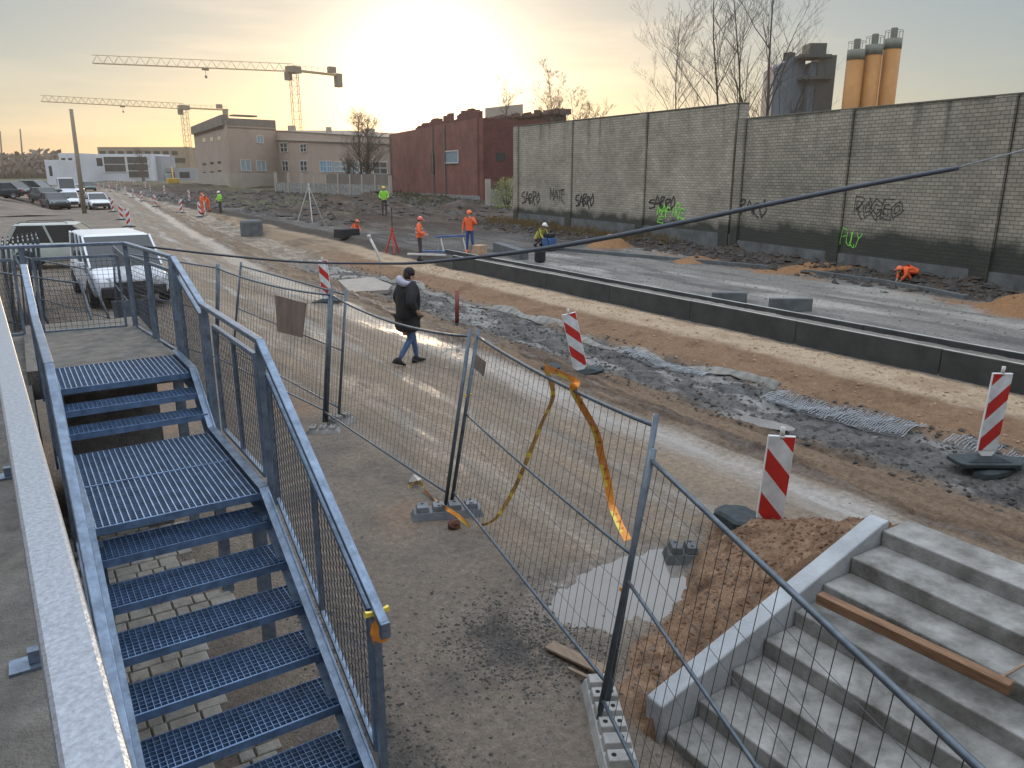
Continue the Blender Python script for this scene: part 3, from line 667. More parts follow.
# ---- wide platform rail at the photographer's elbow
pr=thing('platform_railing','wide flat galvanised guard rail along the edge of the concrete platform in the left foreground','railing',(-.02,3,1.66))
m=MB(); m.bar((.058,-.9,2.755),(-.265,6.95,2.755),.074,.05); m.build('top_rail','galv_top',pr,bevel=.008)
for y in (.9,3.08,5.3):
    xo_=.021-.041*y; m=MB(); m.bar((xo_,y,1.66),(xo_,y,2.73),.05,.05); m.build('post','galv',pr)
    m=MB(); m.rbox((xo_-.09,y,1.667),.15,.10,.012); m.rbox((xo_-.05,y,1.70),.10,.04,.05); m.build('base_plate','galv',pr)
m=MB(); m.bar((.046,-.6,2.25),(-.265,6.95,2.25),.03,.03); m.build('lower_rail','galv',pr)
# ================================================================== site fences
def fpanel(label,B0,T0,B1,T1,group='temporary mesh fence panels along the site',mid=.52,loc=None,extra=True,wires=34,wr=.0023,sag=0,name='mesh_fence'):
    B0,T0,B1,T1=map(Vector,(B0,T0,B1,T1))
    t=thing(name,label,'fence',tuple(B0),0,group)
    for a,b in ((B0,T0),(B1,T1)):
        m=MB(); d=(b-a).normalized(); m.tube([a-d*.06,b+d*.02],.0205,10); m.build('post','fence',t,True)
    def rail(f,r,n=14):
        m=MB(); P=[]
        for i in range(n+1):
            u=i/n; p=(B0+(T0-B0)*f).lerp(B1+(T1-B1)*f,u); p=p+Vector((0,0,-sag*f*math.sin(math.pi*u)**.8)); P.append(p)
        m.tube(P,r,8); m.build('rail','fence',t,True)
    rail(.97,.0155); rail(.05,.0135)
    if mid: rail(mid,.0115)
    m=MB()
    for i in range(1,wires):
        u=i/wires; a=(B0+(T0-B0)*.05).lerp(B1+(T1-B1)*.05,u); b=(B0+(T0-B0)*.97).lerp(B1+(T1-B1)*.97,u); b.z-=sag*.97*math.sin(math.pi*u)**.8
        w1=Vector((random.uniform(-.004,.004),random.uniform(-.004,.004),0)); m.tube([a,a.lerp(b,.5)+w1,b],wr,3,False)
    for f in (.16,.28,.40,.64,.76,.88):
        P=[]
        for i in range(13):
            u=i/12; p=(B0+(T0-B0)*f).lerp(B1+(T1-B1)*f,u); p.z-=sag*f*math.sin(math.pi*u)**.8; P.append(p+Vector((0,0,random.uniform(-.004,.004))))
        m.tube(P,wr*.9,3,False)
    m.build('wire_mesh','wire',t)
    return t
pA_b,pA_t=at(600,712,.12),at(653,452,1.80)
dA=Vector((-.345,-.939,0))
fpanel('nearest leaning mesh fence panel sloping toward the lower right corner before the concrete steps',pA_b,pA_t,pA_b+dA*3.45,pA_t+dA*3.45,wires=33,wr=.0023)
b1,t1=at(607,700,.13),at(656,417,1.95); b2,t2=at(452,500,.12),at(478,331,1.87)
fpanel('mesh fence panel with a bent top rail and the orange barrier tape hung over it',b2,t2,b1,t1,wires=34,sag=.05)
b3,t3=at(324,418,.12),at(330,290,1.85); b2b,t2b=at(446,501,.12),at(470,331,1.87)
fpanel('mesh fence panel in front of the walking person in black coat',b3,t3,b2b,t2b,mid=None,wires=35,sag=.12)
b4,t4=at(216,362,.12),at(217,265,1.85)
fpanel('mesh fence panel carrying the tilted brown board',b4,t4,at(327,418,.12),at(332,291,1.85),mid=None,wires=34,sag=.08)
b5,t5=at(233,355,.12),at(241,263,1.85)
fpanel('thin mesh fence panel standing just behind the one with the brown board',b5,t5,at(339,414,.14),at(346,291,1.85),wires=34)
fpanel('mesh fence panel in front of the white van bumper',Vector((1.75,17.2,.12)),Vector((1.72,17.3,1.9)),b4+Vector((.02,-.05,0)),t4+Vector((.02,-.05,0)),wires=34)
for k,(x0,y0,x1,y1,lean,lab) in enumerate([(.85,12.6,-.6,15.6,.25,'first leaning mesh fence panel left of the landing slab'),(1.3,14.4,.3,17.6,.5,'second leaning mesh fence panel behind the landing slab, tipped most'),(1.45,15.4,1.5,18.8,-.12,'upright fence panel beside the left front wheel of the white van')]):
    fpanel(lab,(x0,y0,.1),(x0-lean,y0,1.95),(x1,y1,.1),(x1-lean,y1,1.95),wires=34)
# stack of fence panels leaning together at the far left
for k in range(9):
    x=-.62+.10*k; y=19.5+.18*k
    t=thing('mesh_fence','dark steel fence panel standing in the tight stack at the far left edge','fence',(x,y,0),0,'fence panels stacked upright at the far left')
    for yy in (0,1.15,2.3):
        m=MB(); m.tube([(x,y+yy,.05),(x+.12,y+yy,1.95)],.02,6); m.build('post','fence',t)
    for f in (.1,.5,1.9):
        m=MB(); m.tube([(x+.06*f,y,f),(x+.06*f,y+2.3,f)],.015,6); m.build('rail','fence',t)
    m=MB()
    for i in range(1,23): m.tube([(x,y+i*.1,.1),(x+.12,y+i*.1,1.9)],.003,3,False)
    m.build('wire_mesh','wire',t)
# dark netting panel beside the van
m=MB(); n=16
for i in range(n):
    a=i/n*.62;b=(i+1)/n*.62; f=lambda q:.03*math.sin(q*28)
    m.hexa([(1.18+a,14.2+f(a),.05),(1.18+b,14.2+f(b),.05),(1.18+b,14.23+f(b),.05),(1.18+a,14.23+f(a),.05),(1.10+a,14.3+f(a),1.35),(1.10+b,14.3+f(b),1.35),(1.10+b,14.33+f(b),1.35),(1.10+a,14.33+f(a),1.35)])
M['tarp']=mat('grey_blue_tarp',(.07,.085,.11),.7,0,.3,6,.2,30)
tag(m.build('tarp_screen','tarp'),'narrow grey-blue tarpaulin screen standing left of the white van front','screen')
# ---- concrete feet of the fence
def foot(label,a,b,matn,w_=.23,h=.145,group='feet holding the fence panels'):
    a=Vector((a[0],a[1],0));b=Vector((b[0],b[1],0)); c=(a+b)/2; L_=(b-a).length; ang=math.atan2((b-a).y,(b-a).x)
    t=bpy.data.objects.new('fence_block',None); COL.objects.link(t); t.location=(c.x,c.y,hz1(c.x,c.y)-.01); t.rotation_euler=(0,0,ang); ORG[t.name]=Vector((0,0,0))
    tag(t,label,'fence block',group)
    m=MB(); l=L_/2; w2=w_/2
    m.hexa([(-l,-w2,0),(l,-w2,0),(l,w2,0),(-l,w2,0),(-l+.03,-w2+.03,h*.62),(l-.03,-w2+.03,h*.62),(l-.03,w2-.03,h*.62),(-l+.03,w2-.03,h*.62)])
    m.build('base',matn,t,bevel=.008)
    n=max(1,int(L_/.15))
    for i in range(n):
        x0=-l+.04+(2*l-.08)*i/n+.012; x1=-l+.04+(2*l-.08)*(i+1)/n-.022
        m=MB(); m.hexa([(x0,-w2+.035,h*.62),(x1,-w2+.035,h*.62),(x1,w2-.035,h*.62),(x0,w2-.035,h*.62),(x0+.008,-w2+.045,h),(x1-.008,-w2+.045,h),(x1-.008,w2-.045,h),(x0+.008,w2-.045,h)])
        m.build('pad',matn,t,bevel=.006)
        m=MB(); xm=(x0+x1)/2
        for q in ((-.045,.045) if i%2 else (.03,)): m.lathe((xm,q,h-.004),[(.016,0),(.016,.006)],10)
        m.build('socket','black',t)
    return t
M['foot_grey']=mat('foot_concrete',(.36,.36,.35),.85,0,.25,7,.3,50)
foot('light grey concrete fence foot with square holes at the bottom of the thick near post',at(584,683,.06)+Vector((.12,0,0)),at(606,790,.06)+Vector((.14,0,0)),'foot_grey',.25)
foot('dark blue-grey plastic fence foot under the pair of posts, with tape lying over it',at(411,514,.05),at(483,508,.05),'plastic_grey')
foot('flat worn concrete fence foot under the dark post left of the walking person',at(306,430,.03),at(341,428,.05),'conc',.25,.1)
foot('short concrete fence foot just right of the flat one, under the thin post',at(331,424,.04),at(352,418,.04),'conc',.25)
foot('lone dark concrete fence foot lying loose by the edge of the puddle',at(664,552,.04),at(703,552,.04),'conc_dark',.26,.17)
# boards tied to the fence
def quadboard(name,label,pts,matn,cat='sign',th=.012):
    P=[Vector(p) for p in pts]; n=(P[1]-P[0]).cross(P[3]-P[0]).normalized()*th
    m=MB(); m.hexa([P[0],P[1],P[2],P[3],P[0]+n,P[1]+n,P[2]+n,P[3]+n]); return tag(m.build(name,matn,bevel=.002),label,cat)
def onpanel(u,f): return (b4+(t4-b4)*f).lerp(at(327,418,.12)+(at(332,291,1.85)-at(327,418,.12))*f,u)+Vector((-.03,0,0))
M['board']=mat('brown_board',(.17,.13,.105),.8,0,.3,9,.2,20,stretch=(1,1,.2))
quadboard('notice_board','brown blank board tied slightly askew to the mesh fence left of the walking person',[onpanel(.62,.55),onpanel(.82,.57),onpanel(.84,.86),onpanel(.59,.86)],'board')
def onp2(u,f): return (b2+(t2-b2)*f).lerp(b1+(t1-b1)*f,u)+Vector((-.02,0,.0))
quadboard('notice_board','small brown blank plate on the mesh fence beside the pair of posts',[onp2(.035,.80),onp2(.12,.79),onp2(.12,.87),onp2(.035,.88)],'board')
# ---- barrier tape
M['tape_o']=mat('orange_tape',(.90,.33,.05),.5,0,.15,12); M['tape_y']=mat('yellow_tape',(.90,.70,.10),.5,0,.15,12); M['tape_r']=mat('red_print',(.55,.07,.02),.5,0,.1,12)
M['tape_old']=mat('dirty_tape',(.55,.33,.10),.7,0,.35,14)
def tape(label,pts,w_=.07,dirty=0,tw=1.0,word=False):
    P=[Vector(p) for p in pts]; Q=[]
    n=8
    for i in range(len(P)-1):
        p0=P[max(i-1,0)];p1=P[i];p2=P[i+1];p3=P[min(i+2,len(P)-1)]
        for k in range(n):
            t=k/n; Q.append(.5*((2*p1)+(p2-p0)*t+(2*p0-5*p1+4*p2-p3)*t*t+(3*p1-p0-3*p2+p3)*t**3))
    Q.append(P[-1]); m=MB(); s=0; prev=None; rows=[]
    rt=Vector((ca,-sa,0)); 
    for i,q in enumerate(Q):
        d=(Q[min(i+1,len(Q)-1)]-Q[max(i-1,0)]).normalized(); a=d.cross(Vector((sa,ca,0))).normalized()
        if a.length<.5: a=rt
        ph=math.sin(i*.23*tw)*.55; a=Matrix.Rotation(ph,3,d)@a; rows.append((q,a))
    for i in range(len(rows)-1):
        (q0,a0),(q1,a1)=rows[i],rows[i+1]; L_=(q1-q0).length; s+=L_
        seg=int(s/.22)%2
        w0=w_*(.5 if dirty>=1 else .5); m.cm=(0 if seg else 1) if not dirty else (2 if i%5 else 1)
        if dirty: m.add([q0-a0*w0,q0+a0*w0,q1+a1*w0,q1-a1*w0],[(0,1,2,3)])
        else:
            m.cm=1 if seg else 0; m.add([q0-a0*w0,q0-a0*w0*.1,q1-a1*w0*.1,q1-a1*w0],[(0,1,2,3)]); m.cm=0; m.add([q0-a0*w0*.1,q0+a0*w0,q1+a1*w0,q1-a1*w0*.1],[(0,1,2,3)])
        if word and seg and i%3==0:   # printed capital letters along the orange stretch
            nn=(q1-q0).cross(a0).normalized()*.0015; m.cm=3
            for sg in (1,-1):
                c0=q0.lerp(q1,.25)+nn*sg; c1=q0.lerp(q1,.8)+nn*sg
                m.add([c0-a0*w0*.55,c0+a0*w0*.55,c0.lerp(c1,.3)+a0*w0*.55,c0.lerp(c1,.3)-a0*w0*.55],[(0,1,2,3)])
                m.add([c1-a0*w0*.55,c1+a0*w0*.55,c1.lerp(c0,.3)+a0*w0*.55,c1.lerp(c0,.3)-a0*w0*.55],[(0,1,2,3)])
                m.add([c0+a0*w0*.2,c0+a0*w0*.5,c1+a0*w0*.5,c1+a0*w0*.2],[(0,1,2,3)])
    return tag(m.build('barrier_tape',['tape_o','tape_y','tape_old','tape_r']),label,'tape','pieces of orange and yellow barrier tape')
tA=(b2+(t2-b2)*.97).lerp(b1+(t1-b1)*.97,.50); tB=(b2+(t2-b2)*.97).lerp(b1+(t1-b1)*.97,.66)
def fz(x,y,z): return at(x,y,z)
tape('dirty twisted barrier tape rising from the ground to the top rail of the fence',[fz(478,526,.04),fz(495,519,.16),fz(512,493,.45),fz(526,462,.85),fz(541,425,1.25),fz(553,395,1.62),tA+Vector((0,0,.03))],.042,1)
tape('bright orange and yellow barrier tape hanging down from the top rail of the fence',[tA+Vector((0,0,.03)),tB+Vector((0,0,.035)),tB+Vector((-.01,-.02,-.05)),fz(595,430,1.45),fz(601,455,1.2),fz(607,480,.95),fz(612,505,.72),fz(620,525,.62),fz(628,540,.55)],.066,0,.35,True)
tape('orange and yellow barrier tape lying across the dark blue-grey fence foot',[fz(424,490,.02),fz(436,500,.03),fz(446,508,.17),fz(458,516,.10),fz(470,527,.03)],.04,0)
tape('small end of barrier tape lying beside the pale rag',[fz(408,487,.03),fz(416,482,.04),fz(424,486,.03)],.04,1)
# knots on posts
def knot(label,p,cols=('tape_y','tape_o'),s=.05,drop=True):
    m=MB(); p=Vector(p); m.cm=0; m.ell(p,s*.5,s*.5,s*.45,8,5); 
    for dx in (-1,1): m.hexa([p+Vector(v) for v in [(0,0,-.008),(dx*s*1.3,-.01,-.0),(dx*s*1.3,.01,-.0),(0,.01,-.008),(0,0,.008),(dx*s*1.2,-.01,.025),(dx*s*1.2,.01,.025),(0,.01,.008)]])
    if drop:
        m.cm=1; q=p+Vector((.01,0,-.01)); m.add([q+Vector(v) for v in [(-.02,0,0),(.02,0,0),(.055,-.01,-.10),(.04,0,-.16),(-.03,.01,-.17),(-.045,0,-.1),(-.02,.02,0),(.02,.02,0),(.05,.02,-.10),(.035,.02,-.16),(-.03,.03,-.17),(-.045,.02,-.1)]],[(0,1,2,3,4,5),(11,10,9,8,7,6)]+[(i,6+i,6+(i+1)%6,(i+1)%6) for i in range(6)])
    return tag(m.build('tape_knot',list(cols)),label,'tape knot','knotted scraps of barrier tape')
pk=T(XR+.03,Y0-1.72,1.36)
knot('orange scrap with a yellow knot tied to the lowest post of the metal staircase',pk,s=.05)
knot('small yellow tie around the thick near fence post',(b1+(t1-b1)*.40),('tape_o','tape_y'),.04,False)
knot('small yellow tie around the pair of fence posts',(b2+(t2-b2)*.62),('tape_y','tape_o'),.035,False)
# ---- striped beacons
def stripe_mat(name,sg):
    m=bpy.data.materials.new(name); m.use_nodes=True; t=m.node_tree; b=t.nodes['Principled BSDF']; Ln=t.links.new
    tc=t.nodes.new('ShaderNodeTexCoord'); s=t.nodes.new('ShaderNodeSeparateXYZ'); Ln(tc.outputs['Object'],s.inputs[0])
    a=t.nodes.new('ShaderNodeMath'); a.operation='MULTIPLY_ADD'; Ln(s.outputs[0],a.inputs[0]); a.inputs[1].default_value=1.1*sg; Ln(s.outputs[2],a.inputs[2])
    d=t.nodes.new('ShaderNodeMath'); d.operation='MULTIPLY_ADD'; Ln(a.outputs[0],d.inputs[0]); d.inputs[1].default_value=1/.43; d.inputs[2].default_value=.93
    f=t.nodes.new('ShaderNodeMath'); f.operation='FRACT'; Ln(d.outputs[0],f.inputs[0])
    g=t.nodes.new('ShaderNodeMath'); g.operation='GREATER_THAN'; Ln(f.outputs[0],g.inputs[0]); g.inputs[1].default_value=.52
    n=t.nodes.new('ShaderNodeTexNoise'); n.inputs['Scale'].default_value=7; n.inputs['Detail'].default_value=5; Ln(tc.outputs['Object'],n.inputs['Vector'])
    r=t.nodes.new('ShaderNodeMapRange'); Ln(n.outputs['Fac'],r.inputs[0]); r.inputs[1].default_value=.3; r.inputs[2].default_value=.75; r.inputs[3].default_value=1; r.inputs[4].default_value=.62
    x=t.nodes.new('ShaderNodeMix'); x.data_type='RGBA'; Ln(g.outputs[0],x.inputs[0]); x.inputs[6].default_value=(.68,.72,.76,1); x.inputs[7].default_value=(.55,.03,.025,1)
    sc=t.nodes.new('ShaderNodeVectorMath'); sc.operation='SCALE'; Ln(x.outputs[2],sc.inputs[0]); Ln(r.outputs[0],sc.inputs['Scale']); Ln(sc.outputs[0],b.inputs['Base Color']); b.inputs['Roughness'].default_value=.4
    return m
M['stripeA']=stripe_mat('red_white_stripes',1); M['stripeB']=stripe_mat('white_red_stripes',-1)
def beacon_proto(kind):
    t=proto('road_beacon','','beacon','red and white striped road beacons')
    m=MB(); m.box(-.118,.118,-.020,-.016,.17,1.13); m.build('striped_face','stripe'+kind,t)
    m=MB(); m.box(-.118,.118,.016,.020,.17,1.13); m.build('striped_face','stripe'+kind,t)
    m=MB(); m.box(-.125,.125,-.0155,.0155,.16,1.14); m.hexa([(-.06,-.02,.09),(.06,-.02,.09),(.06,.02,.09),(-.06,.02,.09),(-.125,-.015,.162),(.125,-.015,.162),(.125,.015,.162),(-.125,.015,.162)]); m.build('panel','white',t,bevel=.006)
    m=MB(); m.tube([(0,0,1.12),(0,0,1.22)],.022,10); m.tube([(0,0,1.12),(0,0,1.14)],.03,10); m.build('socket_stub','white_dirty',t,True)
    m=MB(); 
    m.prism([(-.40,-.13),(-.34,-.19),(.34,-.19),(.40,-.13),(.40,.13),(.34,.19),(-.34,.19),(-.40,.13)],0,.05)
    m.hexa([(-.3,-.13,.05),(.3,-.13,.05),(.3,.13,.05),(-.3,.13,.05),(-.16,-.08,.10),(.16,-.08,.10),(.16,.08,.10),(-.16,.08,.10)]); m.build('rubber_foot','rubber',t,bevel=.01)
    return t
bpA=beacon_proto('A'); bpB=beacon_proto('B')
used={'A':False,'B':False}
def beacon(label,x,y,kind='A',rz=0,tilt=(0,0),z=None):
    src={'A':bpA,'B':bpB}[kind]
    if not used[kind]: o=src; used[kind]=True
    else: o=copy_tree(src)
    o['label']=label; o.location=(x,y,hz1(x,y) if z is None else z); o.rotation_euler=(tilt[0],tilt[1],rz); return o
p=at(766,533,.17); beacon('large striped beacon standing between the puddle and the soil mound, nearest of all',p.x,p.y,'A',R(-32),(0,R(3)),0)
p=at(986,450,.17); beacon('striped beacon at the right edge with stripes rising to the right',p.x,p.y,'B',R(-28),(0,R(2)),0)
p=at(582,366,.1); beacon('tilted striped beacon leaning to the left in the dark mud strip',p.x,p.y,'A',R(-30),(0,R(-13)),-.06)
p=at(327,296,.17); beacon('striped beacon behind the fence, left of the walking person',p.x,p.y,'A',R(-28),(0,R(-3)),0)
names=['nearest','second nearest','third nearest','fourth nearest','fifth nearest','sixth nearest','farthest']
for k,(x,y) in enumerate([(129,227),(122,220),(113,212),(94,208)]):
    p=at(x,y); beacon('%s striped beacon in the left row of the dirt road beside the cars'%names[k],p.x,p.y,'A' if k%2 else 'B',R(-20+17*k))
for k,(x,y) in enumerate([(200,216),(181,213),(156,207),(142,201),(133,198),(126,195),(117,192)]):
    p=at(x,y); beacon('%s striped beacon in the row on the right side of the dirt road'%names[k],p.x,p.y,'B' if k%2 else 'A',R(15-13*k),(0,R(3*math.sin(k*2))))
for k,(x,y) in enumerate([(146,191),(110,192),(104,189)]):
    p=at(x,y); beacon(['tiny striped beacon in front of the grey building right of the road','tiny striped beacon left of the road past the white cars','farthest tiny striped beacon at the road bend'][k],p.x,p.y,'A',R(30*k))
# black mat below the near beacon and mats elsewhere
def mat_blob(name,label,x,y,rx,ry,h,matn,cat='mat',seed=1,z=None):
    rg=random.Random(seed); m=MB(); n=18; z0=hz1(x,y) if z is None else z
    ring=[(1+rg.uniform(-.12,.12)) for _ in range(n)]
    V=[];F=[]
    for lv,(k,zz_) in enumerate(((1.0,-.02),(.97,h*.6),(.8,h),(.4,h*1.05))):
        for i in range(n):
            t=2*math.pi*i/n; V.append((x+rx*k*ring[i]*math.cos(t),y+ry*k*ring[i]*math.sin(t),z0+zz_+rg.uniform(-.005,.005)))
    for lv in range(3):
        for i in range(n): F.append((lv*n+i,lv*n+(i+1)%n,(lv+1)*n+(i+1)%n,(lv+1)*n+i))
    F.append(tuple(3*n+i for i in range(n))); m.add(V,F); return tag(m.build(name,matn,smooth=False),label,cat)
p=at(738,545); mat_blob('rubber_mat','rounded black rubber mat under the nearest beacon',p.x,p.y,.20,.27,.07,'rubber')
p=at(1003,462); mat_blob('rubber_mat','black rubber mat at the right edge beside the beacon',p.x,p.y,.55,.18,.06,'rubber',seed=4)
p=at(556,366); mat_blob('rubber_mat','dark flat mat in the mud left of the tilted beacon',p.x,p.y,.28,.2,.04,'rubber',seed=5)
# ---- loose things on the ground
m=MB(); p=at(414,483); m.add([(p.x-.06,p.y,.02),(p.x+.02,p.y-.07,.05),(p.x+.1,p.y,.03),(p.x+.04,p.y+.08,.07),(p.x-.03,p.y+.06,.02),(p.x,p.y+.01,.10)],[(0,1,5),(1,2,5),(2,3,5),(3,4,5),(4,0,5),(4,3,2,1,0)]); tag(m.build('rag','white_dirty'),'small crumpled pale rag on the dirt below the fence','rag')
m=MB(); p=at(454,528); m.ell((p.x,p.y,.04),.075,.06,.05,8,6,jit=.2); M['brick_red']=mat('red_brick_lump',(.12,.05,.035),.95,0,.3,10,.3,30); tag(m.build('brick_lump','brick_red'),'dark red-brown brick lump in front of the blue-grey fence foot','rubble')
pa=at(549,645,.03);pb=at(606,672,.05); plank('loose_plank','grey-brown splintered plank lying at the near edge of the puddle',pa,pb,.11,.025,'wood_old')
pa=at(568,668,.03);pb=at(600,683,.04); plank('loose_plank','short thin lath in front of the plank at the puddle edge',pa,pb,.03,.02,'wood_old')
pa=at(1000,678,.62);pb=at(1040,655,.66); plank('wood_lath','thin pale lath sticking out from the end of the brown beam at the right edge',pa,pb,.02,.015,'wood_old')
p=at(457,323,.0); t=thing('marker_post','short dark red marker post standing in the mud right of the walking person','post',(p.x,p.y,0)); z0=hz1(p.x,p.y)
m=MB(); m.tube([(p.x,p.y,z0+.1),(p.x+.02,p.y,z0+.86)],.05,12); M['dark_red']=mat('dark_red_plastic',(.20,.045,.04),.6,0,.2,8); m.build('sleeve','dark_red',t,True)
m=MB(); m.tube([(p.x,p.y,z0-.1),(p.x,p.y,z0+.12)],.035,10); m.build('stub','rubber',t,True)
p=at(383,270,.0); m=MB(); z0=hz1(p.x,p.y); m.tube([(p.x,p.y,z0-.1),(p.x-.1,p.y+.25,z0+.55),(p.x-.28,p.y+.45,z0+1.05)],.045,10); m.tube([(p.x-.28,p.y+.45,z0+1.02),(p.x-.30,p.y+.47,z0+1.14)],.07,10); tag(m.build('white_pipe','white_dirty',smooth=True),'slanting white plastic pipe sticking out of the ground above the pale slab','pipe')
# pale slab behind the walker
pts=[at(338,281),at(372,278),at(392,286),at(388,291),at(350,293)]; m=MB(); m.prism([(q.x,q.y) for q in pts],-.08,.035); M['pale_slab']=mat('pale_slab',(.27,.24,.21),.85,0,.12,4,.2,30); tag(m.build('concrete_slab','pale_slab'),'pale flat concrete slab lying on the mud left of the walking person','slab')
# geotextile strip and geogrid nets
M['geotex']=mat('geotextile',(.20,.19,.172),.9,0,.3,3,.3,40); M['geogrid']=mat('geogrid_plastic',(.30,.32,.345),.6,0,.2,8)
m=MB(); prev=None; ys=np.arange(8.2,25,.25)
for y in ys:
    xc=10.25+.18*math.sin(y*.9)+.1*math.sin(y*2.3); wd=.07+.09*abs(math.sin(y*1.7+1)); row=[(xc+u*wd,y+.03*u,hz1(xc+u*wd,y)+.02+.012*math.sin(y*3+u)) for u in (-1,-.4,.3,1)]
    if prev: m.add(prev+row,[(0,1,5,4),(1,2,6,5),(2,3,7,6)])
    prev=row
o=m.build('geotextile_strip','geotex',smooth=True); sm=o.modifiers.new('s','SOLIDIFY'); sm.thickness=.012; tag(o,'long pale strip of geotextile showing along the foot of the sand bank','fabric')
def geogrid(label,x0,x1,y0,y1,seed):
    rg=random.Random(seed); m=MB(); c=.04
    def z(x,y): return hz1(x,y)+.05+.10*max(0,math.sin((x-x0)/(x1-x0)*math.pi))*max(0,math.sin((y-y0)/(y1-y0)*math.pi*2.0+seed))**1+.02*math.sin(x*5+y*3)
    def q(x,y): return (x+.12*math.sin(y*1.3+seed),y,z(x,y))
    nx=int((x1-x0)/c); ny=int((y1-y0)/c)
    for i in range(nx+1):
        x=x0+i*c; a=rg.randint(0,5); m.tube([q(x,y0+j*c) for j in range(a,ny+1-rg.randint(0,5),2)],.0065,3,False)
    for j in range(ny+1):
        y=y0+j*c; a=rg.randint(0,2); m.tube([q(x0+i*c,y) for i in range(a,nx+1-rg.randint(0,2))],.0065,3,False)
    return tag(m.build('geogrid_net','geogrid'),label,'net','pale plastic geogrid nets at the foot of the sand bank')
geogrid('bulging grey-blue geogrid net between the two right-hand beacons',9.7,10.35,5.6,7.9,1)
geogrid('grey geogrid net at the right edge behind the beacon with rising stripes',9.8,10.4,3.4,5.1,2)
geogrid('narrow flat piece of geogrid net in the mud behind the fence top',9.8,10.2,9.4,11.6,3)
# kerb stones lying on the gravel bed
for lab,(xa,ya),(xb,yb),h in [('dark concrete kerb block nearer the right on the far side of the kerb walls',(769,309),(811,309),.30),('dark concrete kerb block left of the other loose block behind the kerb walls',(712,300),(746,300),.24),('low flat kerb block at the left end of the three loose blocks',(686,297),(712,299),.10),]:
    a=at(xa,ya,.38);b=at(xb,yb,.38); m=MB(); m.bar((a.x,a.y,.33+h/2),(b.x,b.y,.33+h/2),.16,h); tag(m.build('kerb_stone','conc_dark',bevel=.015),lab,'kerb stone','loose dark kerb stones on the gravel bed')
a=at(497,249,.40);b=at(524,258,.40); m=MB(); m.bar((a.x,a.y,.5),(b.x,b.y,.5),.35,.35); tag(m.build('kerb_stack','conc_dark',bevel=.015),'dark grey kerb stack right of the workers','kerb stone')
a=at(499,254,.4); m=MB(); m.rbox((a.x-.5,a.y+.6,.54),.42,.4,.36,.3); M['crate']=mat('tan_crate',(.42,.27,.17),.8,0,.2,8); o=m.build('wooden_crate','crate',bevel=.02); tag(o,'tan wooden crate at the left end of the kerb stack','crate')
p=at(540,261,.38); m=MB(); m.lathe((p.x,p.y,.36),[(.16,0),(.2,.03),(.2,.34),(.16,.4)],14); tag(m.build('steel_drum','black'),'small black drum right of the kerb stack','drum')
m=MB(); p=at(252,233,.05); z0=hz1(p.x,p.y); m.lathe((p.x,p.y,z0-.1),[(.62,0),(.62,.85),(.55,.95),(.0,.95)],18); tag(m.build('concrete_ring','conc_dark',smooth=False),'dark round concrete well ring at the left end of the trench edge','well ring')
